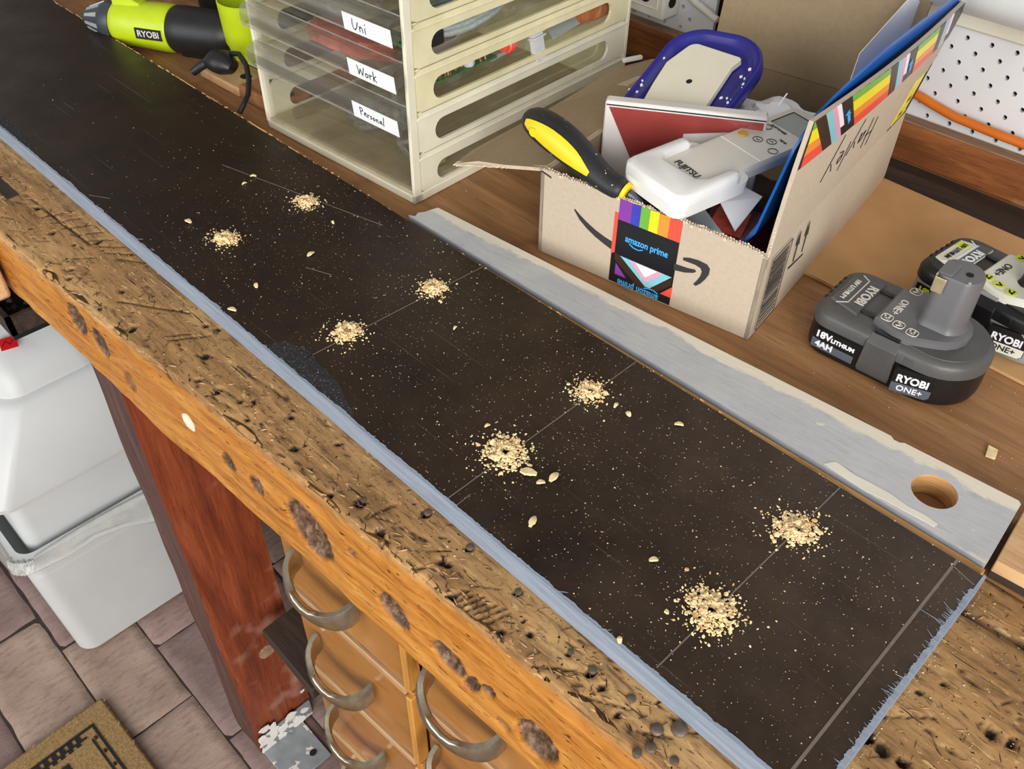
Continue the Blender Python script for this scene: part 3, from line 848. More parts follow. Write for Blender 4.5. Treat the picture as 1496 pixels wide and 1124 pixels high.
# ------------------------------------------------------------------ black board
BT = .921
YB0, YB1, XB0, XB1 = .2532, .4595, -1.75, -.0225
HOLES = [(-.6907, .4062), (-.6885, .3141), (-.4967, .4043), (-.4996, .3128), (-.3126, .4048), (-.3126, .3125), (-.127, .4036), (-.1293, .3117)]
t = thing('plywood_board', 'long black film-faced plywood board with grey painted edges and drilled holes', 'board', (0, 0, 0))
mb = MB(); mb.prism([(XB0, YB0), (XB1 - .003, YB0), (XB1, YB0 + .003), (XB1 + .001, YB1 - .001), (XB0, YB1)], .9006, BT)
pan = mb.build('film_panel', M['film'], t, smooth=0)
mb = MB()
for x, y in HOLES: mb.tube([(x, y, .90), (x, y, .93)], .0027, 16)
boolean_cut(pan, mb.build('cutter', M['holedark'], smooth=0))
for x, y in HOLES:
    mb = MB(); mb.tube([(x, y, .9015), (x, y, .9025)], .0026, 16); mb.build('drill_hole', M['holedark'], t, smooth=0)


def edge_strip(name, fn, n, lab):
    mb = MB(); V = []
    for k in range(n + 1):
        V += fn(k / n, k)
    F = []
    for k in range(n):
        for i in range(3): F.append((k * 4 + i, k * 4 + 4 + i, k * 4 + 5 + i, k * 4 + 1 + i))
        F.append((k * 4 + 3, k * 4 + 7, k * 4 + 4, k * 4))
    mb.add(V, F); o = mb.build(name, M['grey_paint'], t, smooth=0); o['label'] = lab


def ef(u, k):
    x = XB0 + (XB1 - XB0) * u; q = .0012 + .0011 * noise.noise(Vector((x * 90, 1, 0))) + .0009 * noise.noise(Vector((x * 400, 2, 0)))
    q += .0030 * max(0, noise.noise(Vector((x * 22, 5, 0))) - .2)
    return [(x, YB0 - .0009, .9006), (x, YB0 - .0009, BT + .0001), (x, YB0 + max(.0002, q), BT + .0004), (x, YB0 + .0002, .9006)]
edge_strip('painted_edge', ef, 900, 'blue grey painted long edge')
def ee(u, k):
    y = YB0 + (YB1 - YB0) * u; q = .0016 + .0016 * noise.noise(Vector((y * 160, 1, 3))) + .0012 * noise.noise(Vector((y * 700, 2, 0)))
    return [(XB1 + .0016, y, .9006), (XB1 + .0016, y, BT), (XB1 - max(.0002, q if u < .92 else .0003), y, BT + .0004), (XB1 + .0006, y, .9006)]
edge_strip('painted_end', ee, 260, 'blue grey painted cut end')
mb = MB()
for k in range(330):
    if rr.random() < .62:
        y = rr.uniform(YB0, YB1 - .02); x = XB1 - .001; L = rr.expovariate(1 / .0014) * (2.2 if noise.noise(Vector((y * 40, 0, 7))) > .1 else .7); dx, dy = -L, L * rr.gauss(.15, .25)
    else:
        x = rr.uniform(-1.1, XB1); y = YB0 + .001; L = rr.expovariate(1 / .0012) * (2 if noise.noise(Vector((x * 14, 0, 7))) > .25 else .5); dx, dy = L * rr.gauss(.5, .5), L
    L = min(L, .007); w_ = rr.uniform(.0002, .0005); n_ = math.hypot(dx, dy) + 1e-6; nx, ny = -dy / n_ * w_, dx / n_ * w_
    mb.prism([(x - nx, y - ny), (x + nx, y + ny), (x + dx, y + dy)], BT, BT + .0003)
stuff(mb.build('brush_marks', M['grey_paint'], t, smooth=0))
tp = Plane((0, 0, BT), (1, 0, 0), (0, 1, 0))
for a, b, w_ in (((-.3097, .2545), (-.3106, .459), .0007), ((-.129, .2574), (-.126, .459), .0009), ((-.040, .2550), (-.040, .4590), .0019), ((-.4974, .2700), (-.4907, .459), .0006), ((-.812, .386), (-.606, .4355), .0005), ((-.040, .452), (-.024, .4475), .0006), ((-.301, .2545), (-.3015, .268), .0005), ((-.85, .258), (-.83, .27), .0005), ((-.60, .342), (-.575, .352), .0005)):
    mb = MB(); tp.stroke(mb, [a, b], w_, 0, .00025); mb.build('pencil_line', M['pencil'], t, smooth=0)
for cx, L, d in ((-.475, .062, .020), (-1.03, .06, .012)):
    pts = [(cx - L * .95, YB0 + .001)] + [(cx - L + 2 * L * q / 14, YB0 + .002 + d * math.sin(PI * (q / 14) ** .6) ** .8 * (1 + .12 * noise.noise(Vector((q, cx, 0))))) for q in range(1, 14)] + [(cx + L * .95, YB0 + .001)]
    mb = MB(); tp.poly(mb, pts, 0, .00025); mb.build('scuffed_patch', M['scuff'], t, smooth=0)
mb = MB()
for k in range(300):
    x = rr.uniform(-1.75, -.02); L = rr.expovariate(1 / .004) * (1.3 if x < -.75 else .35)
    if x > -.72 and rr.random() < .72: continue
    y = YB1 + rr.uniform(-.001, .0006); w_ = rr.uniform(.0003, .0010)
    mb.loft([[(x, y - w_, BT - .0004), (x, y + w_, BT - .0004), (x, y, BT + .0009)], [(x + L, y - w_ * .4 + rr.gauss(0, .0008), BT - .0004), (x + L, y + w_, BT - .0004), (x + L, y + rr.gauss(0, .0008), BT + .0006)]])
stuff(mb.build('splintered_edge', M['raw_edge'], t, smooth=0))
mb = MB(); mb.prism([(-1.75, YB1 + .0002), (-.026, YB1 + .0002), (-.024, .4685), (-.30, .4655), (-.60, .4625), (-1.75, .4605)], .9006, .9165); bk_ = mb.build('back_edge', M['raw_edge'], t, smooth=0); bk_['label'] = 'ragged raw brown ply edge'


# shavings
def flake(mb, x, y, z, r, rnd, mi=0):
    n = rnd.choice((4, 5, 6)); a0 = rnd.uniform(0, 6.28); el = rnd.uniform(.45, 1); th = r * rnd.uniform(.25, .6)
    tx, ty = rnd.gauss(0, .35), rnd.gauss(0, .35)
    ring = []
    for q in range(n):
        a = a0 + 2 * PI * q / n; k = r * rnd.uniform(.7, 1.15); px, py = k * math.cos(a), k * math.sin(a) * el
        c, s_ = math.cos(a0), math.sin(a0); px, py = px * c - py * s_, px * s_ + py * c
        ring.append((x + px, y + py, z + max(0, px * tx + py * ty)))
    top = [(x + (p[0] - x) * .7, y + (p[1] - y) * .7, p[2] + th) for p in ring]
    mb.loft([ring, top], mi)


POS = ['back row, farthest from the cut end', 'front row, farthest from the cut end', 'back row, second from the far end', 'front row, second from the far end',
       'back row, second from the cut end', 'front row, second from the cut end', 'back row, nearest the cut end', 'front row, nearest the cut end']
DENS = [(150, .011), (170, .011), (170, .012), (190, .013), (150, .012), (210, .0155), (190, .0145), (260, .0165)]
for k, (x, y) in enumerate(HOLES):
    rnd = random.Random(20 + k); mb = MB(); n_, s_ = DENS[k]
    for q in range(int(n_ * 2.6)):
        a = rnd.uniform(0, 2 * PI); d = abs(rnd.gauss(0, .55)) * s_ + (.0032 if k >= 4 else .0015)
        dx, dy = d * math.cos(a) * 1.05, d * math.sin(a)
        core = math.exp(-(d / (s_ * .62)) ** 2)
        r = rnd.uniform(.0006, .0017) * (1.15 if d < s_ else .8) + (.0012 if rnd.random() < .05 else 0)
        z = core * (.0042 if k >= 4 else .0065) * rnd.random() if d > .0036 else .0
        flake(mb, dx, dy, z, r, rnd, 1 if rnd.random() < .12 else 0)
    for q in range(26):
        a = rnd.uniform(0, 2 * PI); d = s_ * rnd.uniform(1, 2.1); flake(mb, d * math.cos(a), d * math.sin(a), 0, rnd.uniform(.0004, .0011), rnd)
    o = mb.build('shaving_pile', [M['shaving'], M['shaving_o']], None, (x, y, BT + .0003), smooth=0)
    tag(o, 'pale wood shavings around a drilled hole, ' + POS[k], 'wood shavings', 'shaving piles on the black board', 'stuff')
CH = [(-.7689, .3962), (-.7623, .3814), (-.7391, .3043), (-.6069, .2942), (-.5919, .2607), (-.6422, .4031), (-.6134, .357), (-.4424, .3812), (-.2425, .4259), (-.2758, .4069), (-.2886, .4075), (-.2719, .3205), (-.2874, .3109), (-.2748, .3103), (-.2547, .2815), (-.1783, .3155), (-.3409, .3217), (-.1559, .2549)]
CL = ['pale chip above the long pencil line, beyond the farthest back-row pile', 'pale chip touching the long pencil line beyond the farthest back-row pile', 'pale chip alone on black board beyond the farthest front-row pile',
      'pale chip between the farthest front-row pile and the grey front edge', 'small pale chip close to the grey front edge before the scuffed patch', 'pale chip on the long pencil line just past the farthest back-row pile',
      'pale chip lying midway between the four farthest shaving piles', 'pale chip midway between second and third back-row piles', 'pale chip near the back edge, well past the third back-row pile',
      'pale flat chip just past the third back-row pile, the farther one', 'pale chip right beside the third back-row pile, the nearer one', 'narrow pale chip farthest right of the third front-row pile',
      'long pale chip lying against the third front-row pile', 'small pale chip between two longer chips by the third front-row pile', 'oblong pale chip alone between third front-row pile and front edge',
      'pale chip alone beyond the nearest front-row pile', 'small pale chip on the far side of the third front-row pile', 'pale chip standing on the grey front edge below the nearest front-row pile']
for k, (x, y) in enumerate(CH):
    rnd = random.Random(50 + k); mb = MB(); L = rnd.uniform(.0022, .0042) * (1.5 if k in (11, 12, 14) else 1); a = rnd.uniform(0, 3.1); w_ = L * rnd.uniform(.35, .6)
    rings = []
    for q in range(7):
        u = q / 6; c = L * (u - .5) * 2; ww = w_ * (math.sin(PI * (u * .8 + .1)) * rnd.uniform(.8, 1.15)) + .0003; h = .0012 * math.sin(PI * u)
        rings.append([(c, -ww, h), (c, ww, h * .6), (c, ww * .8, h + .0008), (c, -ww * .8, h + .0011)])
    mb.loft(rings); o = mb.build('wood_chip', M['shaving'], None, (x, y, BT + .0004), a, smooth=40)
    tag(o, CL[k], 'wood chip', 'loose wood chips on the black board')
mb = MB(); rnd = random.Random(9)
for k in range(5200):
    if k < 2600:
        hx, hy = rnd.choice(HOLES[:]); s_ = .05; x, y = rnd.gauss(hx, s_ * 1.2), rnd.gauss(hy, s_ * .8)
    else: x, y = -.03 - abs(rnd.gauss(0, .42)), rnd.uniform(YB0 + .002, YB1)
    if not (YB0 + .001 < y < YB1 - .001 and -1.2 < x < XB1 - .002): continue
    r = min(.00095, .00014 + rnd.expovariate(1 / .00016)); a = rnd.uniform(0, 6)
    v = [(x + r * math.cos(a + q * 2.09), y + r * math.sin(a + q * 2.09), BT + .0002) for q in range(3)] + [(x, y, BT + .0002 + r * .7)]
    mb.add(v, [(0, 1, 3), (1, 2, 3), (2, 0, 3)])
tag(mb.build('sawdust', M['dust'], None, smooth=0, fix=False), 'fine pale sawdust specks sprinkled over the black board', 'sawdust', None, 'stuff')
mb = MB()
for k in range(1500):
    q = rnd.random()
    if q < .45: x, y = rnd.uniform(-.05, .12), rnd.uniform(.25, .47); x = max(x, XB1 + .004)
    elif q < .6: x = rnd.uniform(-1.0, -.1); y = fy(x) + rnd.uniform(.008, .25 - fy(x) if x < -.1 else .02)
    else: x, y = rnd.uniform(-.65, .0), rnd.uniform(.55, .70)
    if y > .478 and (x < -.27 and y > .56): continue
    if .2522 < y < .461 and x < XB1 + .003: continue
    r = min(.0011, .00016 + rnd.expovariate(1 / .0002)); a = rnd.uniform(0, 6)
    v = [(x + r * math.cos(a + q_ * 2.09), y + r * math.sin(a + q_ * 2.09), .9003) for q_ in range(3)] + [(x, y, .9003 + r * .8)]
    mb.add(v, [(0, 1, 3), (1, 2, 3), (2, 0, 3)])
tag(mb.build('bench_dust', M['dust'], None, smooth=0, fix=False), 'fine wood dust scattered on the bare bench timber', 'sawdust', None, 'stuff')
rnd = random.Random(4); mb = MB(); flake(mb, 0, 0, 0, .005, rnd); mb2 = MB(); mb2.prism([(-.004, -.006), (.003, -.007), (.005, .004), (-.002, .007)], 0, .002)
tag(mb2.build('yellow_chip', M['shaving'], None, (-.0692, .5923, .9), .4, bevel=.0005), 'yellowish wood chip alone on brown bench panel before batteries', 'wood chip')

# ------------------------------------------------------------------ grey plank with a hole
ang = math.atan2(.0429, .5653); ca, sa = math.cos(ang), math.sin(ang)
ox, oy = -.5953 + .066 * sa, .4965 - .066 * ca
def inv(x, y): dx, dy = x - ox, y - oy; return (dx * ca + dy * sa, -dx * sa + dy * ca)
t = thing('grey_plank', 'grey painted plank with cream edges and a round hole behind black board', 'plank', (ox, oy, .9001), ang)
left = [inv(-.597, .4905), inv(-.5985, .482), inv(-.602, .476), inv(-.599, .470), inv(-.605, .4668)]
poly = left + [inv(-.026, .4700), inv(-.0255, .4725), inv(-.0305, .537), inv(-.033, .5392)] + [inv(-.1155, .5330), inv(-.1180, .5308), inv(-.1225, .5303), inv(-.1260, .5325)] + [inv(-.33, .5167), inv(-.5953, .4965)]
mb = MB(); mb.prism(poly, 0, .0195)
pk = mb.build('plank_body', [M['plank'], M['raw_edge'], M['grey_paint_d']], t, smooth=0)
hc = inv(-.0781, .5046)
mb = MB(); mb.tube([(hc[0], hc[1], -.01), (hc[0], hc[1], .03)], .0158, 40); boolean_cut(pk, mb.build('cutter', M['raw_edge'], t, smooth=0))
for p in pk.data.polygons:
    n_ = p.normal
    if abs(n_.z) < .5:
        d = math.hypot(p.center.x - hc[0], p.center.y - hc[1])
        p.material_index = 1 if d < .0165 else 2
if len(pk.data.materials) < 3:
    pk.data.materials.clear()
    for m in ('plank', 'raw_edge', 'grey_paint_d'): pk.data.materials.append(M[m])
pp = Plane((0, 0, .0195), (1, 0, 0), (0, 1, 0)); base = [(-.146, .4712), (-.143, .4770), (-.1405, .4793), (-.125, .4775), (-.115, .4795), (-.0989, .4797), (-.085, .4788), (-.074, .4797), (-.063, .4787), (-.0633, .4743), (-.075, .4735), (-.088, .4722), (-.0998, .4717), (-.115, .4702), (-.13, .4702)]
mb = MB(); pp.poly(mb, [inv(x, y + .0012 * noise.noise(Vector((x * 300, y * 300, 1)))) for x, y in base], .0001, .0004); q_ = mb.build('worn_primer', M['cream_trim'], t, smooth=0); q_['label'] = 'cream patch worn through grey paint'
t = thing('wood_block', 'small pale plywood offcut against the end of the grey plank', 'wood offcut', (-.024, .478, .9), R(5))
mb = MB(); mb.box(0.002, .09, 0, .066, 0.008, .019); mb.build('block_face', M['pine'], t, bevel=.0008)
mb = MB(); mb.box(.0022, .0895, .0012, .066, 0.0002, .0078); mb.build('block_layer', M['dark_wood'], t, bevel=.0004)

# ------------------------------------------------------------------ drawer unit
t = thing('drawer_organiser', 'cream plastic drawer organiser with clear drawers standing on bench', 'drawers', (-.8894, .4891, .9), R(3.24))
DW, DD, PT = .250, .356, .0435
UN = t


def stadium(y0, y1, z0, z1, n=8):
    r = (z1 - z0) / 2; zc = (z0 + z1) / 2; pts = []
    for k in range(n + 1): a = R(-90 + 180 * k / n); pts.append((y1 - r + r * math.cos(a), zc + r * math.sin(a)))
    for k in range(n + 1): a = R(90 + 180 * k / n); pts.append((y0 + r + r * math.cos(a), zc + r * math.sin(a)))
    return pts


def slot_panel(x, xo, zlo, zhi, sl, mat, yA=.010, yB=.352):   # panel with a stadium slot, between planes x and xo
    hole = stadium(*sl); n = len(hole); cy = (yA + yB) / 2; cz = (sl[2] + sl[3]) / 2
    out = []
    for (y, z) in hole:
        r = (sl[3] - sl[2]) / 2
        if y > sl[1] - r + 1e-6: k = (y - (sl[1] - r)) / r; a = math.atan2(z - cz, y - (sl[1] - r)); yy = yB if abs(a) < R(60) else sl[1] - r + (yB - sl[1] + r) * min(1, k * 2); zz = cz + (zhi - cz if z > cz else -(cz - zlo)) * min(1, abs(z - cz) / r * 1.18)
        elif y < sl[0] + r - 1e-6: k = (sl[0] + r - y) / r; a = math.atan2(z - cz, sl[0] + r - y); yy = yA if abs(a) < R(60) else sl[0] + r - (sl[0] + r - yA) * min(1, k * 2); zz = cz + (zhi - cz if z > cz else -(cz - zlo)) * min(1, abs(z - cz) / r * 1.18)
        else: yy = y; zz = zhi if z > cz else zlo
        out.append((yy, max(zlo, min(zhi, zz))))
    mb = MB()
    v = [(x, *p) for p in hole] + [(x, *p) for p in out] + [(xo, *p) for p in hole] + [(xo, *p) for p in out]
    f = []
    for i in range(n):
        j = (i + 1) % n
        f += [(i, j, n + j, n + i), (2 * n + i, 3 * n + i, 3 * n + j, 2 * n + j), (i, 2 * n + i, 2 * n + j, j), (n + i, n + j, 3 * n + j, 3 * n + i)]
    mb.add(v, f)
    return mb


rowsz = [(.0095, .0515)] + [(.0525 + PT * k, .0525 + PT * (k + 1) - .0012) for k in range(6)]
for k, (a, b) in enumerate(rowsz):
    sl = (.034, .318, a + .0055, b - .0135) if k else (.034, .318, .0135, .0355)
    mat = M['cream_pl'] if k < 2 else M['cream_pl2']
    slot_panel(DW - .0008, DW - .004, a, b, sl, mat).build('side_panel', mat, t, smooth=0)
    slot_panel(.0008, .004, a, b, sl, mat).build('side_panel', mat, t, smooth=0)
    mb = MB(); mb.box(DW - .003, DW + .0006, .010, .352, b - .0065, b - .0035); mb.build('side_rib', mat, t, bevel=.0008)
HT = rowsz[-1][1] + .004
mb = MB()
for x in (0, DW - .0042): mb.box(x, x + .0042, 0, .0105, 0, HT); mb.box(x, x + .0042, .351, DD, 0, HT)
mb.box(0, DW, 0, .012, 0, .0085); mb.box(0, .0042, .0, DD, 0, .0095); mb.box(DW - .0042, DW, 0, DD, 0, .0095); mb.box(0, DW, 0, DD, HT - .001, HT + .006)
mb.build('frame', M['cream_pl'], t, bevel=.001)
MB().box(.004, DW - .004, .003, DD - .002, .009, .0115).build('bottom_tray', M['dust_cream'], t)
MB().box(.004, DW - .004, DD - .004, DD - .001, .0, HT).build('back_panel', M['cream_pl2'], t)
for k in range(1, 7):
    if k == 1: continue
    z = rowsz[k][0] - .0015
    mb = MB(); mb.box(.003, .009, .012, .35, z - .001, z + .0005); mb.box(DW - .009, DW - .003, .012, .35, z - .001, z + .0005); mb.build('runner', M['cream_pl2'], t, smooth=0)


def clear_drawer(z0, z1, word, strokes_):
    d = MB(); x0, x1 = .0052, DW - .0052
    d.box(x0, x1, .004, .0055, z0, z1 - .001)
    d.box(x0 + .003, x1 - .003, .0056, .335, z0 + .0005, z0 + .0017)
    d.box(x0 + .003, x0 + .0042, .0056, .335, z0 + .0018, z1 - .008); d.box(x1 - .0042, x1 - .003, .0056, .335, z0 + .0018, z1 - .008)
    d.box(x0 + .003, x1 - .003, .3352, .3364, z0 + .0005, z1 - .008)
    dr = d.build('drawer', M['clear'], t, smooth=0)
    prof = [(.0038, z1 - .0005), (-.003, z1 + .0), (-.0095, z1 - .0025), (-.0135, z1 - .007), (-.0145, z1 - .014), (-.0135, z1 - .0195), (-.009, z1 - .0215), (.0038, z1 - .0215)]
    inn = [(.0038, z1 - .0017), (-.003, z1 - .0013), (-.009, z1 - .0036), (-.0124, z1 - .0077), (-.0133, z1 - .014), (-.0125, z1 - .0186), (-.009, z1 - .0203), (.0038, z1 - .0203)]
    lip = MB(); P = prof + inn[::-1]; n = len(prof)
    lip.loft([[(x0 + .001, y, z) for y, z in P], [(x1 - .001, y, z) for y, z in P]], cap=False)
    for x in (x0 + .001, x1 - .001):
        o = len(lip.v); lip.add([(x, y, z) for y, z in prof], [tuple(range(n))])
    lip.build('grip_lip', M['clear_lip'], dr, smooth=30)
    MB().box(x0 + .001, x1 - .001, -.0142, -.0122, z1 - .0222, z1 - .0210).build('lip_rim', M['lip_rim'], dr, smooth=0)
    MB().box(x0 + .001, x1 - .001, .0030, .0042, z1 - .0006, z1 + .0006).build('lip_rim', M['lip_rim'], dr, smooth=0)
    if word:
        pl = Plane((.184, -.0149, z1 - .0135), (1, 0, 0), (0, -.10, 1))
        mb = MB(); pl.poly(mb, [(0, -.0085), (.066, -.0085), (.066, .0085), (0, .0085)], 0, .0004); cdp = mb.build('name_card', M['label'], dr, smooth=0)
        mb = MB()
        for s_ in strokes_: pl.stroke(mb, s_, .0009, .0005, .0007)
        mb.build('handwriting', M['ink'], dr, smooth=0)['label'] = 'handwritten word ' + word
        MB().box(.178, .1835, -.0152, -.012, z1 - .0215, z1 - .0055).build('card_clip', M['clear'], dr, smooth=0)


def W_(pts, s=.001, ox=0, oy=0): return [(ox + x * s, oy + y * s) for x, y in pts]
UNI = [W_([(14, 5), (13, 0), (14, -4), (16.5, -5), (19, -2), (21, 3)]), W_([(23, 0), (23, -5)]), W_([(23, -2), (25, 0), (26.5, -1), (27, -5)]), W_([(30.5, 0), (30.5, -5)]), W_([(31, 3.2), (31.3, 3.8)])]
WORK = [W_([(14, 5), (15.5, -4), (18, 2), (20.5, -4), (23, 4)]), W_([(26, 0), (24.6, -2), (25.5, -4.2), (28, -3.6), (28.4, -1), (26, 0)]), W_([(30.5, 0), (31.2, -4.4)]), W_([(30.8, -2), (33, 0), (34.4, -.3)]), W_([(36.8, 5), (36, -5)]), W_([(40, 1), (36.6, -1.6), (40, -5)])]
PERS = [W_([(11.5, 5), (12, -3)]), W_([(11.5, 5), (15, 4.6), (15.6, 2.4), (12, .8)]), W_([(17, -1), (20, 0), (19.4, 1.4), (17.4, .4), (17.4, -2), (20.4, -2.6)]), W_([(22, .6), (22.2, -3)]), W_([(22.2, -1), (24.4, .6)]), W_([(28, .6), (26, -.2), (28, -1.8), (25.8, -3.2)]), W_([(31, 0), (29.6, -1.6), (31, -3.2), (32.8, -1.8), (31, 0)]), W_([(34.6, 0), (34.8, -3.4)]), W_([(34.8, -1.2), (36.6, 0), (37.4, -3.4)]), W_([(42, 0), (40, -.6), (39.6, -2.8), (41.6, -2.6), (42, 0), (42.6, -3.4)]), W_([(46.4, 5.4), (44.6, -3.6), (45.6, -3.4)])]
clear_drawer(.0140, rowsz[2][0] + .0075, 'Personal', PERS)
clear_drawer(rowsz[2][0] + .0088, rowsz[3][0] + .0075, 'Work', WORK)
clear_drawer(rowsz[3][0] + .0088, rowsz[4][0] + .0075, 'Uni', UNI)
clear_drawer(rowsz[4][0] + .0088, rowsz[5][0] + .0075, '', [])
clear_drawer(rowsz[5][0] + .0088, rowsz[6][0] + .0075, '', [])


def inU(x, y, z):
    c, s_ = math.cos(R(3.24)), math.sin(R(3.24)); return (-.8894 + x * c - y * s_, .4891 + x * s_ + y * c, .9 + z)


def place(name, mb, mat, label, cat, loc, rz=R(3.24), **k):
    o = mb.build(name, mat, None, inU(*loc), rz, **k); return tag(o, label, cat)


zW, zU, zP, zT = rowsz[2][0] + .0107, rowsz[3][0] + .0107, .016, rowsz[4][0] + .0107
# contents of the clear drawers
def crumple(sx, sy, sz, seed, n=28):
    mb = MB(); rings = []
    for j in range(1, 12):
        ph = PI * j / 12; ring = []
        for i in range(n):
            a = 2 * PI * i / n; d = Vector((math.sin(ph) * math.cos(a), math.sin(ph) * math.sin(a), math.cos(ph)))
            k = 1 + .35 * noise.noise(d * 2.3 + Vector((seed, 0, 0))) + .2 * abs(noise.noise(d * 6 + Vector((0, seed, 0))))
            ring.append((d.x * sx * k, d.y * sy * k, max(-sz, d.z * sz * k) + sz))
        rings.append(ring)
    mb.loft(rings); return mb


place('red_netting', crumple(.065, .030, .010, 2), M['crumple_red'], 'crumpled orange red netting inside the drawer marked Work', 'netting', (.100, .06, zW), smooth=20)
place('clear_bag', crumple(.040, .035, .012, 5), M['clear2'], 'crumpled clear plastic bag inside the drawer marked Personal', 'plastic bag', (.110, .08, zP), smooth=15)
mb = MB(); mb.tube([(.0, .02, .06), (.012, .03, .045), (.025, .02, .022), (.05, .0, .006), (.085, -.015, .008), (.10, -.01, .016)], .0035, 10); mb.tube([(.05, .0, .006), (.075, .02, .018), (.10, .02, .012)], .003, 8)
place('clear_tubing', mb, M['clear2'], 'branching clear plastic tubing inside the drawer marked Personal', 'tubing', (.125, .05, zP))
mb = MB(); mb.prism(rrect(0, .03, 0, .018, .004), 0, .009); place('olive_sponge', mb, M['olive'], 'small olive green sponge in back of the Personal drawer', 'sponge', (.2, .05, zP), smooth=40)
place('glinting_film', crumple(.050, .026, .008, 9), M['clear2'], 'crumpled glinting film inside the drawer marked Uni', 'plastic film', (.105, .05, zU), smooth=15)
mb = MB(); mb.box(0, .07, 0, .02, 0, .004); place('green_strip', mb, M['pcb'], 'green flat strip at front of the Uni drawer', 'strip', (.165, .02, zU), bevel=.001)
# seen through the side slots
mb = MB()
for k in range(4):
    pts = [(.0 + .025 * math.cos(a) * (1 - .06 * k), .055 * math.sin(a) * (1 - .05 * k), .005 + .0048 * k + .003 * math.sin(2 * a)) for a in [2 * PI * q / 36 for q in range(36)]]
    mb.tube(pts, .0034, 8, closed=True)
place('cable_coil', mb, M['bluegrey_pl'], 'coiled grey braided cable seen through upper side slot', 'cable', (.2135, .110, zU))
place('white_plastic_bag', crumple(.022, .036, .012, 11), M['softwhite'], 'crumpled white plastic bag behind grey cable coil in upper slot', 'plastic bag', (.215, .225, zU), smooth=20)
mb = MB(); mb.box(0, .03, 0, .018, 0, .014); place('black_plug', mb, M['black_pl'], 'black plug at the front end of upper side slot', 'plug', (.213, .040, zU - .0), bevel=.002)
mb = MB(); mb.box(0, .034, 0, .085, 0, .002)
rc = random.Random(8)
pcb = place('circuit_board', mb, M['pcb'], 'green circuit board with copper pins seen through side slot', 'circuit board', (.208, .048, zW + .006))
for k in range(34):
    b = MB(); x, y = rc.uniform(.010, .033), rc.uniform(.003, .082); b.tube([(x, y, .002), (x + rc.gauss(0, .003), y + rc.gauss(0, .003), rc.uniform(.008, .014))], .0010, 6); b.build('pin', M['copper'], pcb)
mb = MB(); mb.lathe([(.006, 0), (.007, .002), (.007, .010), (.004, .012)], 16); mb.build('round_cap', M['softwhite'], pcb, loc=(.028, .048, .002))
mb = MB(); mb.tube([(.0, 0, 0), (.0, .035, .002)], .0024, 10); place('silver_pen', mb, M['chuck_hi'], 'thin silver pen beside circuit board in side slot', 'pen', (.236, .130, zW + .003))
mb = MB(); mb.lathe([(.006, 0), (.0085, .001), (.0085, .004), (.006, .005), (.0085, .006), (.0085, .009), (.006, .010), (.0085, .011), (.0085, .014), (.006, .015), (.0055, .02)], 20)
o = place('ribbed_bung', mb, M['t_red'], 'red ribbed bung next to white hook in side slot', 'bung', (.232, .165, zW + .009)); o.rotation_euler = (R(80), 0, R(20))
mb = MB(); mb.prism(stadium(-.010, .030, -.009, .009), 0, .006)
hk = place('white_hook', mb, M['softwhite'], 'white plastic hook plate with ribs in side slot', 'hook', (.238, .195, zW + .011)); hk.rotation_euler = (0, R(78), R(10))
for k in range(4): MB().box(-.014 + .005 * k, -.012 + .005 * k, -.011, .011, -.001, .009).build('rib', M['softwhite'], hk, bevel=.0005)
mb = MB(); mb.prism([(-.012, 0), (.012, 0), (.008, .05), (-.008, .05)], 0, .0015); sc = place('slot_scraper', mb, M['chuck_hi'], 'small scraper with orange wooden handle at back of side slot', 'scraper', (.232, .225, zW + .006)); sc.rotation_euler = (0, R(50), R(3))
mb = MB(); mb.loft([[(r * math.cos(2 * PI * q / 14) * 1.0, y, r * .6 * math.sin(2 * PI * q / 14)) for q in range(14)] for y, r in ((.048, .006), (.055, .009), (.08, .011), (.10, .010), (.106, .007))]); mb.build('handle', M['orange_wood'], sc)

# ------------------------------------------------------------------ cardboard box
BO = Vector((-.2752, .5703, .9003)); BA = R(8.8)
t = thing('cardboard_box', 'open cardboard box with rainbow tape and black smile arrow on bench', 'box', BO, BA)
BOX = t
BW, BD, BH, TH = .2224, .335, .0885, .004


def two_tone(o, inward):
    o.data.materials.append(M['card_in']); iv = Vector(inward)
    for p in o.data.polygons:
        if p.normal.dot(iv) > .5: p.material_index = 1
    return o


def rag(u): return .0885 + .0012 * noise.noise(Vector((u * 160, 0, 3))) + .0014 * noise.noise(Vector((u * 45, 0, 8))) - .004 * max(0, (u + .02) / .02) * (u > -.02)


n_ = 90
mb = MB(); mb.loft([[(-BW + BW * k / n_, 0, 0), (-BW + BW * k / n_, 0, rag(-BW + BW * k / n_)), (-BW + BW * k / n_, TH, rag(-BW + BW * k / n_)), (-BW + BW * k / n_, TH, 0)] for k in range(n_ + 1)])
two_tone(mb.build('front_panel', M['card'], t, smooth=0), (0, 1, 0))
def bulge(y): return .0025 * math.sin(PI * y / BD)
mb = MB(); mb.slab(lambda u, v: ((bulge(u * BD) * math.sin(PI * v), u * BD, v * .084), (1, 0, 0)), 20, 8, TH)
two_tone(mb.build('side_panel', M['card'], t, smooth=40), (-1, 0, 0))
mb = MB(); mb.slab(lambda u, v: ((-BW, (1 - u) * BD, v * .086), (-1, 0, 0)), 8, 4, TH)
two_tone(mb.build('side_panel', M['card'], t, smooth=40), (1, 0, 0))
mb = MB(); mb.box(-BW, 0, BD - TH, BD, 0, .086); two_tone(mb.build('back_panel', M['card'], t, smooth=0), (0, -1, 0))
mb = MB(); mb.box(-BW + .001, -.001, .001, BD - .001, .0006, .004); two_tone(mb.build('bottom_panel', M['card'], t, smooth=0), (0, 0, 1))


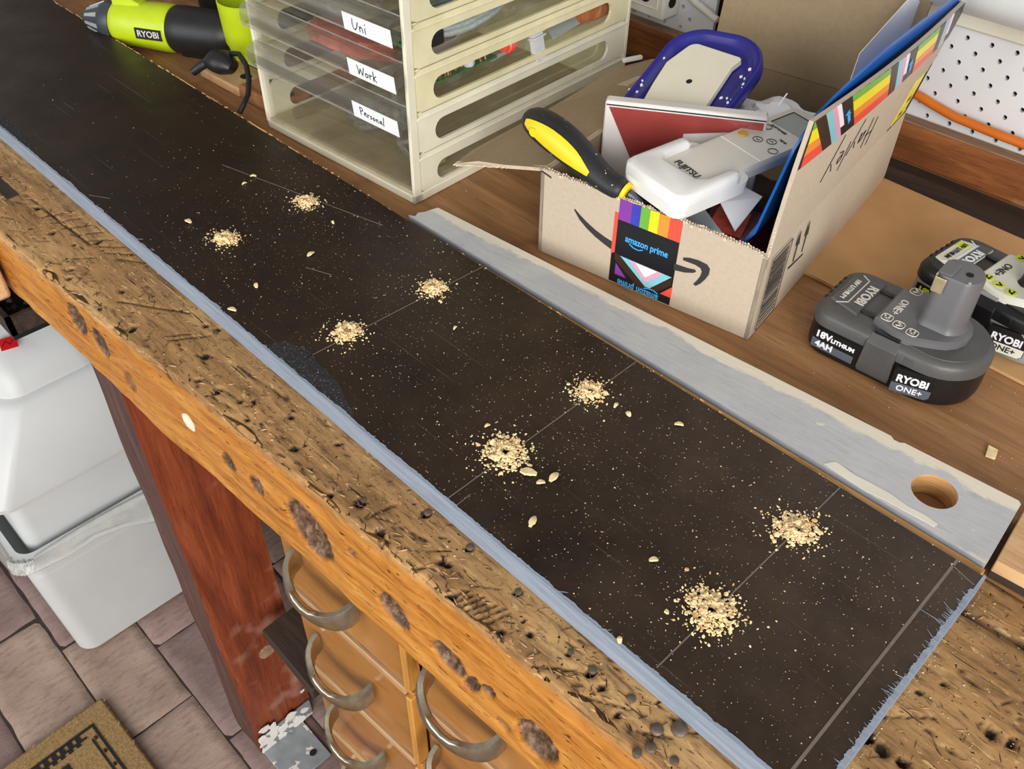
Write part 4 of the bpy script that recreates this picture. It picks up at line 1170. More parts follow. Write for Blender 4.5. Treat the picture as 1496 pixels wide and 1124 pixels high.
def flapP(y, w):
    a = R(1 + 9 * max(0, min(1.1, y / .34))); c = .006 * math.sin(PI * max(0, min(1, y / .34)))
    return Vector((math.sin(a) * w + c * w / .115, y, .084 + math.cos(a) * w))


def flapN(y): a = R(1 + 9 * max(0, min(1.1, y / .34))); return Vector((math.cos(a), 0, -math.sin(a)))


def ff(u, v):
    w = v * .1145; y0 = .003 + .012 * (v ** 1.5) + .0006 * noise.noise(Vector((v * 60, 2, 1))); y1 = .334 + .012 * v
    y = y0 + (y1 - y0) * u; return flapP(y, w), flapN(y)
mb = MB(); mb.slab(ff, 30, 16, .0036)
o = mb.build('side_flap', M['card'], t, smooth=40)
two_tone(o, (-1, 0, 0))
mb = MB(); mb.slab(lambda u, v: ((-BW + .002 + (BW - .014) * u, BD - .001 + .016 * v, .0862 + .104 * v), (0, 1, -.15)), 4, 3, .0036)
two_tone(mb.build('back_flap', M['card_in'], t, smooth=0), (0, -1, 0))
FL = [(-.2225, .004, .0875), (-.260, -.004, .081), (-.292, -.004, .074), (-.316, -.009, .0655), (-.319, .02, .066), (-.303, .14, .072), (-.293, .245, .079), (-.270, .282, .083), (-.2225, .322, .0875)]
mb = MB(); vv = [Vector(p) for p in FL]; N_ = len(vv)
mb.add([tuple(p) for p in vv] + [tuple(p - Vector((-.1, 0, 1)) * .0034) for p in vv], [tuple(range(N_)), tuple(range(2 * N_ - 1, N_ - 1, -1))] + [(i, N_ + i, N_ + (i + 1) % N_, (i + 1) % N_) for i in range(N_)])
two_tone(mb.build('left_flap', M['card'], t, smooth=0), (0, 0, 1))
# torn fluted edges
rnd = random.Random(31); mb = MB()
for k in range(170):
    u = -BW + .003 + (BW - .006) * k / 170; z = rag(u); s_ = .0011 * rnd.uniform(.5, 1.5); y = .0003 + (.0034 if k % 2 else .0) + rnd.gauss(0, .0003)
    mb.loft([[(u - s_, y, z - .002), (u + s_, y, z - .002), (u + s_, y + .0006, z - .002)], [(u - s_ * .7, y - .0002, z + rnd.uniform(.0002, .0022)), (u + s_ * .6, y, z + rnd.uniform(0, .0016)), (u + s_ * .4, y + .0007, z + .0004)]])
for k in range(60):
    q = k / 59; p = Vector(FL[0]).lerp(Vector(FL[3]), q); s_ = rnd.uniform(.0007, .0022)
    mb.loft([[p + Vector((-s_, .004, -.001)), p + Vector((s_, .004, -.001)), p + Vector((0, .004, .001))], [p + Vector((-s_ * .5, -rnd.uniform(.001, .005), -.001)), p + Vector((s_ * .5, -.0015, -.001)), p + Vector((0, -.002, .0003))]])
for k in range(46):
    v = k / 45; p = flapP(.003 + .012 * v ** 1.5, v * .075); s_ = rnd.uniform(.0006, .0016)
    mb.loft([[p + Vector((-.0036, .001, -s_)), p + Vector((0, .001, -s_)), p + Vector((0, .001, s_))], [p + Vector((-.003, -rnd.uniform(.0, .0016), -s_)), p + Vector((0, -.0006, 0)), p + Vector((-.001, -.001, s_))]])
stuff(mb.build('torn_edge', M['card_edge'], t, smooth=0))
# print on the front
fp = Plane((0, 0, 0), (1, 0, 0), (0, 0, 1))
def pr(pts, mat, name, h=.0004, par=None):
    mb = MB(); fp.poly(mb, pts, 0, h); return mb.build(name, M[mat], par or t, smooth=0)
sw = [(-.1845, .0600), (-.178, .0520), (-.170, .0462), (-.160, .0408), (-.150, .0370), (-.1405, .0340), (-.1405, .0425), (-.150, .0445), (-.160, .0477), (-.170, .0523), (-.178, .0570), (-.1838, .0612)]
pr(sw, 'smile', 'smile_stroke')
pr([(-.0790, .0395), (-.068, .0415), (-.060, .0447), (-.0580, .0468), (-.0595, .0484), (-.066, .0470), (-.0790, .0462)], 'smile', 'smile_stroke')
pr([(-.0718, .0556), (-.066, .0578), (-.058, .0588), (-.0495, .0580), (-.0462, .0548), (-.0462, .0490), (-.0485, .0430), (-.052, .0370), (-.0560, .0325), (-.0585, .0335), (-.0558, .0385), (-.0535, .0440), (-.0528, .0490), (-.0545, .0520), (-.060, .0532), (-.0715, .0530)], 'smile', 'arrow_head')
pr([(-.2222, .0858), (-.2110, .0825), (-.2110, .0842), (-.2222, .0874)], 'smile', 'print_mark')
tape = pr([(-.1418, .001), (-.0775, .001), (-.0775, .0893), (-.1385, .0886), (-.1385, .0330), (-.1418, .0310)], 't_black', 'rainbow_tape', .0003)
xs_ = [-.1383, -.1262, -.1172, -.1082, -.0995, -.0893, -.0776]
for k, c in enumerate(('t_violet', 't_blue', 't_green', 't_yellow', 't_orange', 't_red')):
    pr([(xs_[k], .0683), (xs_[k + 1], .0683), (xs_[k + 1], .0893 if k else .0888), (xs_[k], .0888)], c, 'colour_stripe', .0005, tape)
pr([(-.1422, .0305), (-.1386, .0335), (-.1386, .0745), (-.1422, .0745)], 't_red', 'colour_stripe', .0005, tape)
pr([(-.0880, .0096), (-.0772, .0215), (-.0772, .0096)], 't_red', 'colour_stripe', .0005, tape)
pr([(-.1360, .0224), (-.1360, .0105), (-.1241, .0105)], 't_violet', 'colour_stripe', .0005, tape)
pr([(-.1380, .0330), (-.1325, .0322), (-.1020, .0085), (-.0788, .0300), (-.0788, .0225), (-.0925, .0095), (-.1100, .0060), (-.1380, .0260)], 't_brown', 'chevron', .0004, tape)
pr([(-.1322, .0318), (-.1035, .0100), (-.0990, .0105), (-.0794, .0312)], 't_cyan', 'chevron', .0005, tape)
pr([(-.1230, .0314), (-.1040, .0148), (-.0880, .0311)], 't_pink', 'chevron', .0006, tape)
pr([(-.1163, .0311), (-.1048, .0199), (-.0940, .0309)], 't_white', 'chevron', .0007, tape)
text('lettering', 'amazon prime', fp, -.1076, .0520, .0096, M['t_sky'], tape, .00016, 0, .0006, sx=.78)
text('lettering', 'amazon prime', fp, -.1108, .0035, .0096, M['t_sky'], tape, .00016, 180, .0006, sx=.78)
mb = MB(); fp.stroke(mb, [(-.1245, .0478), (-.1200, .0455), (-.1150, .0450), (-.1110, .0468)], .0009, .0004, .0008); mb.build('tape_smile', M['t_sky'], tape, smooth=0)
mb = MB(); fp.stroke(mb, [(-.0905, .0082), (-.095, .0099), (-.100, .0098), (-.1045, .0080)], .0009, .0004, .0008); mb.build('tape_smile', M['t_sky'], tape, smooth=0)
# print on the side
sp = Plane((.0002, 0, 0), (0, 1, 0), (0, 0, 1))
def P3(mb, pts): sp.poly(mb, pts, .0002, .0006)
bc = None
mb = MB()
for a, b in (((.008, .006), (.0455, .006)), ((.0455, .006), (.0475, .080)), ((.0475, .080), (.010, .080)), ((.010, .080), (.008, .006))): sp.stroke(mb, [a, b], .0008, .0018, .0022)
bc = mb.build('barcode_frame', M['smile'], t, smooth=0)
mb = MB(); rnd = random.Random(5); z = .010
while z < .076:
    h_ = rnd.choice((.0005, .0007, .0010, .0015)); sp.poly(mb, [(.0105, z), (.0425, z), (.0427, z + h_), (.0107, z + h_)], .0018, .0022); z += h_ + rnd.choice((.0014, .0019, .0026))
stuff(mb.build('barcode_lines', M['smile'], bc, smooth=0))
mb = MB(); sp.stroke(mb, [(.0570, .0440), (.0890, .0412)], .0013, .0018, .0023); mb.build('arrow_bar', M['smile'], t, smooth=0)
for y in (.0655, .0845):
    mb = MB(); sp.poly(mb, [(y - .0007, .0465), (y + .0007, .0465), (y + .0007, .064), (y + .0036, .063), (y, .0785), (y - .0036, .064), (y - .0007, .0645)], .0018, .0023); mb.build('arrow_print', M['smile'], t, smooth=0)


def flap_print(name, mat, quads, h=.0006, par=None):
    mb = MB()
    for q in quads:
        n = len(q); seg = []
        for (y, w), (y2, w2) in zip(q, q[1:] + q[:1]):
            m = max(1, int(math.hypot(y2 - y, w2 - w) / .012)); seg += [(y + (y2 - y) * k / m, w + (w2 - w) * k / m) for k in range(m)]
        lo = [flapP(y, w) + flapN(y) * .0001 for y, w in seg]; hi = [flapP(y, w) + flapN(y) * h for y, w in seg]; N = len(seg)
        c_lo = sum(lo, Vector()) / N; c_hi = flapP(sum(p[0] for p in seg) / N, sum(p[1] for p in seg) / N) + flapN(seg[0][0]) * h
        mb.add(lo + hi + [c_hi], [(N + i, N + (i + 1) % N, 2 * N) for i in range(N)] + [(i, (i + 1) % N, N + (i + 1) % N, N + i) for i in range(N)])
    return mb.build(name, M[mat], par or t, smooth=0)


w0, w1 = .0765, .1143
ft = flap_print('flap_tape', 't_black', [[(max(.0105, y_), w0), (y_ + .0172, w0), (y_ + .0172, w1), (max(.0155, y_), w1)] for y_ in [.0 + .0172 * k for k in range(20)]], .0005)
def slant(y, w): return min(.3445, max(.0145 if w < .09 else .0160, y - .9 * (w - w0)))
def stripe(ya, yb, c, a=w0, b=w1, h=.0008):
    q = [(slant(ya, a), a), (slant(yb, a), a), (slant(yb, b), b), (slant(ya, b), b)]
    L = lambda p, r_, f: (p[0] + (r_[0] - p[0]) * f, p[1] + (r_[1] - p[1]) * f)
    n = max(1, int((yb - ya) / .014)); qs = [[L(q[0], q[1], k / n), L(q[0], q[1], (k + 1) / n), L(q[3], q[2], (k + 1) / n), L(q[3], q[2], k / n)] for k in range(n)]
    if abs(q[0][0] - q[1][0]) + abs(q[2][0] - q[3][0]) > .002: flap_print('colour_stripe', c, qs, h, ft)
for ya, yb in ((.0, .050), (.108, .177), (.2366, .292)):
    for (a, b, c) in ((w0, .0868, 't_red'), (.0868, .0956, 't_orange'), (.0956, .1070, 't_yellow'), (.1070, w1, 't_green')): stripe(ya, yb, c, a, b)
for y0 in (.050, .177, .292):
    stripe(y0, y0 + .016, 't_brown'); stripe(y0 + .016, y0 + .026, 't_cyan'); stripe(y0 + .026, y0 + .033, 't_pink'); stripe(y0 + .033, y0 + .040, 't_white', .088)
for y0 in (.100, .226):
    wc = .0955; yc = slant(y0, wc); dx = flapP(yc - .009, wc + .010) - flapP(yc + .009, wc - .010); n_f = flapN(yc)
    pl = Plane(flapP(yc, wc) + n_f * .0009, -dx, n_f.cross(-dx))
    text('lettering', 'prime', pl, 0, -.0010, .0080, M['t_sky'], ft, .0001, 0, .0003)
# handwriting, upside down: letter strokes in a 0..100 by 0..30 field
HAY = [[(0, 4), (-3, 30)], [(9, 0), (6, 27)], [(-2, 17), (9, 15)], [(19, 15), (14, 14), (13, 8), (18, 9), (19, 15), (20, 6)], [(24, 16), (27, 9)], [(33, 17), (25, -8)], [(38, 26), (35, 4)], [(41, 10), (46, 12), (45, 16), (41, 14), (41, 8), (47, 6)], [(51, 18), (55, 10)], [(62, 20), (50, -10)]]
mb = MB()
for s_ in HAY:
    for a, b in zip(s_, s_[1:]):
        pts = []
        for (x, y) in (a, b): pts.append((.182 - x * .00170, .0600 - y * .00120))
        (y1, q1), (y2, q2) = pts; L = math.hypot(y2 - y1, q2 - q1) + 1e-6; nx, ny = -(q2 - q1) / L * .0004, (y2 - y1) / L * .0004
        lo = [(y1 + nx, q1 + ny), (y1 - nx, q1 - ny), (y2 - nx, q2 - ny), (y2 + nx, q2 + ny)]
        v = [flapP(y, w) + flapN(y) * .0002 for y, w in lo] + [flapP(y, w) + flapN(y) * .0006 for y, w in lo]
        mb.add(v, [(0, 1, 2, 3), (4, 5, 6, 7), (0, 1, 5, 4), (1, 2, 6, 5), (2, 3, 7, 6), (3, 0, 4, 7)])
stuff(mb.build('handwriting', M['ink'], t, smooth=0))
yl = flap_print('yellow_label', 't_yellow', [[(.2835, .002), (.318, .002), (.322, .048), (.292, .049)]], .0005)
flap_print('label_border', 'ink', [[(.276, -.0005), (.331, -.0005), (.331, .0006), (.276, .0006)], [(.331, 0), (.334, .052), (.3325, .052), (.3298, 0)]], .0006, yl)
flap_print('label_print', 'smile', [[(.294, .008), (.304, .008), (.303, .012), (.295, .012)], [(.300, .022), (.312, .022), (.312, .026), (.301, .026)], [(.322, .006), (.326, .006), (.327, .046), (.324, .046)]], .0007, yl)


def inB(x, y, z): c, s_ = math.cos(BA), math.sin(BA); return Vector((BO.x + x * c - y * s_, BO.y + x * s_ + y * c, BO.z + z))


def frameB(origin, ex, ey):     # world matrix of a tilted frame given in the box's axes
    c, s_ = math.cos(BA), math.sin(BA)
    rot = lambda v: Vector((v[0] * c - v[1] * s_, v[0] * s_ + v[1] * c, v[2]))
    X = rot(ex).normalized(); Y = rot(ey); Y = (Y - X * X.dot(Y)).normalized(); Z = X.cross(Y); O = inB(*origin)
    return Matrix(((X.x, Y.x, Z.x, O.x), (X.y, Y.y, Z.y, O.y), (X.z, Y.z, Z.z, O.z), (0, 0, 0, 1)))


# blue grout float
t = thing('grout_float', 'navy blue plastic float with ivory plate leaning in cardboard box', 'float'); t.matrix_world = frameB((-.17, .15, .110), (.9956, -.031, .0887), (0, .9439, .3304))
def fl_out(ins, n=12):
    x0, x1 = -.0555 + ins, .0535 - ins; yt = .1085 - ins; r = .046 - ins * .7; y0 = -.012 + ins
    pts = [(x0, y0), (x1, y0)]
    pts += [(x1 - r + r * math.cos(R(90 * k / n)), yt - r * 1.05 + r * 1.05 * math.sin(R(90 * k / n))) for k in range(n + 1)]
    r2 = .036 - ins * .7
    pts += [(x0 + r2 + r2 * math.cos(R(90 + 90 * k / n)), yt - r2 + r2 * math.sin(R(90 + 90 * k / n))) for k in range(n + 1)]
    return pts
def rg(ins, z): return [(x, y, z) for x, y in fl_out(ins)]
mb = MB(); mb.loft([rg(.003, -.014), rg(0, -.011), rg(0, -.001), rg(.002, .0015), rg(.005, .0015), rg(.008, -.0005), rg(.0105, -.005), rg(.013, -.006)])
mb.build('float_body', M['navy'], t, smooth=45)
mb = MB(); pts = [(-.0330, -.006), (.0306, -.006), (.0300, .0), (.0262, .062)] + [(.0255 + .004 * math.cos(R(a)), .0730 + .004 * math.sin(R(a))) for a in (0, 30, 60, 90)] + [(-.022 + .010 * math.cos(R(a)), .0740 + .010 * math.sin(R(a))) for a in (90, 110, 130, 150, 170)] + [(-.0400, .050), (-.0370, .02)]
mb.prism(pts, -.0055, .0012)
pl = mb.build('ivory_plate', M['ivory'], t, bevel=.0009)
MB().prism(ell(-.0029, .0304, .0030, .0030), .0010, .0016).build('screw_hole', M['holedark'], pl, smooth=0)
mb = MB(); rnd = random.Random(2)
for k in range(14):
    s_ = rnd.choice((-1, 1, 1)); x = (.046 if s_ > 0 else -.049) + rnd.gauss(0, .004); y = rnd.uniform(.0, .07); r = rnd.uniform(.0005, .0017)
    mb.prism([(x + r * rnd.uniform(.5, 1.2) * math.cos(q), y + r * rnd.uniform(.5, 1.6) * math.sin(q)) for q in (0, 1, 2, 3, 4, 5)], .0008, .0021)
stuff(mb.build('grout_splashes', M['paper'], t, smooth=0))

# red and white booklet box
t = thing('white_red_case', 'glossy white case with dull red panel standing behind remote', 'case'); t.matrix_world = frameB((-.213, .088, .044), (.128, .058, .0), (-.012, .03, 1))
L_, H_, D_ = .150, .0785, .014
mb = MB(); mb.box(0, L_, 0, H_, -D_, 0); mb.build('case_body', M['gloss_white'], t, bevel=.0022)
cp = Plane((0, 0, 0), (1, 0, 0), (0, 1, 0)); mb = MB(); cp.poly(mb, [(.004, H_ - .0055), (L_ - .003, H_ - .0055), (L_ - .003, H_ - .013), (.076, H_ - .024), (.072, .002), (.040, .002)], .0003, .0008); mb.build('red_panel', M['gloss_red'], t, smooth=0)
mb = MB(); mb.box(.0015, L_ - .0015, H_ - .0040, H_ - .0030, -.001, .0009); mb.build('dark_seam', M['ink'], t, smooth=0)

# scraper with black and yellow handle
t = thing('scraper', 'putty scraper with black and yellow rubber handle over box corner', 'scraper'); t.location = inB(0, 0, 0); t.rotation_euler = (0, 0, BA)
path = [(-.259, .028, .116), (-.251, .026, .118), (-.234, .021, .117), (-.213, .017, .113), (-.191, .014, .106), (-.172, .010, .0985), (-.158, .009, .0935), (-.146, .009, .0915), (-.140, .0095, .0905)]
rad = [.0075, .0145, .0180, .0182, .0164, .0135, .0116, .0116, .0100]
mb = MB(); mb.tube(path, rad, 20, flat=.85); h = mb.build('handle', M['black_rub'], t, smooth=60); sd = h.modifiers.new('s', 'SUBSURF'); sd.levels = 1; sd.render_levels = 1
# yellow inlay on the face turned to the front
mb = MB(); rings = []
for q in range(13):
    u = q / 12; k = 1.4 + 3.6 * u; i = int(k); f = k - i; c = Vector(path[i]).lerp(Vector(path[i + 1]), f); r_ = rad[i] * (1 - f) + rad[i + 1] * f
    w_ = .0102 * math.sin(PI * (.06 + .88 * u)) ** .8; ax = (Vector(path[i + 1]) - Vector(path[i])).normalized()
    nn = Vector((-.05, -.92, .30)); nn = (nn - ax * ax.dot(nn)).normalized(); ss = ax.cross(nn)
    rings.append([c + nn * (r_ * .93) * math.cos(a) * 1.0 + ss * (r_ * .93) * math.sin(a) + nn * .0014 for a in [(-1 + 2 * j / 8) * w_ / r_ for j in range(9)]] + [c + nn * r_ * .5])
mb.loft(rings); yl_ = mb.build('yellow_grip', M['yellow'], h, smooth=50)
c = Vector(path[2]); mb = MB(); mb.tube([c + Vector((-.0005, -.0188, .002)), c + Vector((-.0005, -.0160, .002))], .0042, 14); mb.build('hang_hole', M['yellow'], h, smooth=50)
mb = MB(); mb.tube([(-.1405, .009, .0915), (-.137, .009, .0905)], [.0088, .0082], 16, flat=1.0); mb.build('yellow_collar', M['yellow'], t, smooth=50)
mb = MB(); mb.tube([(-.1365, .009, .0902), (-.125, .012, .083)], [.0045, .004], 12); mb.build('tang', M['gunmetal'], t)
mb = MB(); v = [(-.126, .006, .0840), (-.124, .018, .0835), (-.06, .052, .050), (-.07, -.0 + .006, .050)]; v2 = [(x, y, z - .0012) for x, y, z in v]
mb.add(v + v2, [(0, 1, 2, 3), (7, 6, 5, 4)] + [(i, 4 + i, 4 + (i + 1) % 4, (i + 1) % 4) for i in range(4)]); mb.build('blade', M['gunmetal'], t, smooth=0)
t = thing('filling_blade', 'flat grey steel filling blade lying under remote at box front', 'blade'); t.matrix_world = frameB((-.070, .030, .070), (.05, -.013, -.004), (.012, .03, .004))
mb = MB(); mb.prism([(-.028, -.012), (.022, -.006), (.030, .001), (-.028, .022)], 0, .0012); mb.build('steel_plate', M['chuck_hi'], t, smooth=0)
mb = MB(); mb.box(-.028, .028, -.0105, -.0085, .0012, .0028); mb.build('back_rib', M['gunmetal'], t, bevel=.0005)

# remote control in its wall holder
t = thing('remote_control', 'off white remote control with small grey screen resting across cardboard box', 'remote'); t.matrix_world = frameB((-.1136, .0158, .1068), (.078, -.0259, -.0042), (.0494, .1899, .0041))
mb = MB(); prof = lambda w, z, y0, y1, r: [(x, y, z) for x, y in rrect(-w, w, y0, y1, r, 5)]
mb.loft([prof(.022, -.016, .006, .196, .006), prof(.0255, -.013, .003, .199, .008), prof(.0265, -.006, .002, .200, .009), prof(.0265, -.0035, .002, .200, .009), prof(.0250, -.0003, .004, .1985, .008), prof(.0240, .0, .005, .197, .007)])
mb.build('remote_body', M['remote'], t, smooth=35)
rp = Plane((0, 0, .0), (1, 0, 0), (0, 1, 0))
mb = MB(); mb.box(-.0245, .0245, .0985, .0993, -.001, .0004); mb.build('cover_seam', M['holder'], t, smooth=0)
mb = MB(); rp.poly(mb, [(-.0175, .158), (.019, .158), (.019, .1875), (-.0175, .1875)], .0, .0004); lc = mb.build('screen', M['lcd'], t, smooth=0)
mb = MB(); [rp.stroke(mb, [a, b], .0012, .0002, .0007) for a, b in (((-.0178, .158), (-.0178, .188)), ((-.0178, .1878), (.0193, .1878)))]; mb.build('screen_bezel', M['smile'], lc, smooth=0)
for k, (x, y, m_) in enumerate(((-.013, .147, 0), (-.0165, .1185, 1), (-.0025, .1235, 0), (.0075, .1310, 0), (.0195, .120, 0))):
    a = .0048 if m_ else .0044
    if m_: MB().prism(ell(x, y, a, a, 18), 0, .0012).build('yellow_button', M['gold'], t, bevel=.0003)
    else:
        mb = MB(); pts = [(*p, .0003) for p in ell(x, y, a, a, 22)]; mb.tube(pts, .00035, 5, closed=True); bt = mb.build('button', M['smile'], t, smooth=50)
        mb = MB(); rp.stroke(mb, [(x - .0018, y - .0006), (x, y + .0010), (x + .0018, y - .0006)] if k == 3 else [(x - .0018, y + .0008), (x, y - .0010), (x + .0018, y + .0008)], .0006, .0001, .0004)
        if k in (2, 3): mb.build('button_mark', M['smile'], bt, smooth=0)
text('lettering', 'CUSTOMIZE', rp, -.004, .1525, .0036, M['smile'], t, 0, -5, .0003)
text('lettering', 'TEMP.', rp, .0135, .1395, .0036, M['smile'], t, 0, -5, .0003)
# holder: open tray with two side hooks
mb = MB(); mb.loft([prof(.0335, -.0235, -.006, .080, .010), prof(.0365, -.020, -.009, .080, .012), prof(.0375, -.004, -.0095, .078, .012), prof(.0360, -.0004, -.0080, .077, .011), prof(.0345, .0002, -.0065, .076, .010)], cap=True)
hd = MB()
U = [(-.0375, .078), (-.0375, .003), (-.036, -.004), (-.030, -.0095), (.030, -.0095), (.036, -.004), (.0375, .003), (.0375, .078), (.036, .082), (.029, .082), (.0270, .078), (.0262, .034), (.022, .0235), (-.020, .0235), (-.0250, .033), (-.0265, .055), (-.0275, .060), (-.036, .060)]
U = [(-.0375, .058), (-.0375, .003), (-.036, -.004), (-.030, -.0095), (.030, -.0095), (.036, -.004), (.0375, .003), (.0375, .056), (.0360, .062), (.0310, .065), (.0262, .062), (.0245, .056), (.0240, .034), (.019, .0255), (-.017, .0225), (-.0235, .030), (-.0245, .058), (-.0262, .062), (-.0355, .062)]
def ins(pts, d):
    c = Vector((0, .0)); out = []; n = len(pts)
    for i in range(n):
        a, b, cc = Vector(pts[i - 1]), Vector(pts[i]), Vector(pts[(i + 1) % n]); n1 = (b - a).normalized(); n2 = (cc - b).normalized(); nr = Vector((-(n1.y + n2.y), n1.x + n2.x)); nr = nr.normalized() if nr.length > 1e-6 else Vector((0, 0)); out.append(tuple(b + nr * d))
    return out
hd.loft([[(x, y, -.004) for x, y in U], [(x, y, .0030) for x, y in U], [(x, y, .0052) for x, y in ins(U, .0016)], [(x, y, .0060) for x, y in ins(U, .004)]])
H = hd.build('wall_holder', M['holder'], t, smooth=50)
mb = MB(); mb.loft([prof(.0335, -.0185, -.005, .076, .010), prof(.0368, -.016, -.0088, .0785, .011), prof(.0375, -.004, -.0095, .079, .012)]); mb.build('holder_back', M['holder'], H, smooth=40)
text('lettering', 'FUJITSU', rp, -.0005, .0345, .0095, M['smile'], t, .0001, -2, .0006, sx=.9)

# blue folder following the flap, papers
t = thing('blue_folder', 'bright blue card folder standing inside against taped box flap', 'folder', BO, BA)
def bf(u, v):
    y = .022 + .312 * u; wt = interp(u, [(0, .085), (.05, .108), (.16, .117), (.4, .1275), (.62, .128), (1, .1235)]); w = -.078 + (wt + .078) * v
    p = flapP(y, max(w, 0)); ofs = .0045 + (.018 * (1 - w / .125) if w > 0 else .018 + .026 * (-w / .078)) * (1 - .45 * u) + .004 * math.sin(PI * u)
    if w < 0: p = Vector((-.004, y, .084 + w))
    return p - flapN(y) * ofs, flapN(y)
mb = MB(); mb.slab(bf, 36, 14, .0022); mb.build('folder_sheet', M['blue'], t, smooth=60)
t = thing('white_sheet', 'stiff white paper corner sticking up behind blue folder', 'paper', BO, BA)
mb = MB(); mb.slab(lambda u, v: ((-.046 + .024 * u, .245 + .068 * u + .03 * v, .03 + (.120 + .056 * u) * v * (1 if u < .8 else 1 - (u - .8) * .6)), (.85, -.5, 0)), 10, 3, .0008); mb.build('sheet', M['paper'], t, smooth=0)
t = thing('white_card', 'white paper triangle between remote and blue folder in box', 'paper', BO, BA)
mb = MB(); v = [(-.070, .056, .083), (-.046, .040, .072), (-.046, .090, .082), (-.064, .092, .084)]; mb.add(v + [(x, y, z - .0008) for x, y, z in v], [(0, 1, 2, 3), (7, 6, 5, 4)] + [(i, 4 + i, 4 + (i + 1) % 4, (i + 1) % 4) for i in range(4)]); mb.build('card_sheet', M['paper'], t, smooth=0)
t = thing('torn_tissue', 'crumpled torn white packing paper behind remote in box', 'paper', inB(-.085, .205, .083), BA)
mb = crumple(.045, .030, .013, 21, 36); mb.build('crumpled_paper', M['paper'], t, smooth=15)
mb = MB(); mb.loft([[(-.0125, .0, .010), (-.0115, .0, .010), (-.012, .001, .010)], [(-.0005, .004, .040), (.001, .004, .040), (0, .005, .040)]]); mb.build('torn_strip', M['paper'], t, smooth=0)
t = thing('maroon_card', 'dark red printed card lying in front corner of cardboard box', 'card', inB(-.045, .055, .052), BA + .3)
mb = MB(); mb.box(-.032, .032, -.038, .038, 0, .012); mb.build('card_pack', M['maroon'], t, bevel=.001)
mb = MB(); fq = Plane((0, 0, .012), (1, 0, 0), (0, 1, 0)); fq.poly(mb, [(-.03, -.006), (.0, -.012), (.004, .03), (-.026, .034)], .0001, .0008); mb.build('orange_print', M['crumple_red'], t, smooth=0)
t = thing('black_pouch', 'black crumpled pouch filling bottom of cardboard box', 'pouch', inB(-.115, .13, .004), BA)
crumple(.074, .095, .018, 14, 40).build('pouch_body', M['black_pl'], t, smooth=40)
t = thing('dark_cable_bundle', 'small black glossy bundle beside yellow collar at box front', 'cable', inB(-.118, .018, .070), BA)
mb = MB(); mb.tube([(-.012 + .03 * k / 20, .006 * math.sin(k * .9), .008 + .005 * math.cos(k * .7)) for k in range(21)], .0042, 8); mb.build('cable_loop', M['black_pl'], t)

# ------------------------------------------------------------------ cardboard sheet and batteries
t = thing('cardboard_sheet', 'flat tan cardboard sheet lying on bench under rear battery', 'cardboard', (0, 0, .9002))
poly = [(-.330, .690), (-.283, .6905), (-.1156, .6875), (.06, .682), (.10, .885), (-.1689, .897), (-.33, .905)]
MB().prism(poly, 0, .003).build('sheet', M['card_sheet'], t, smooth=0)


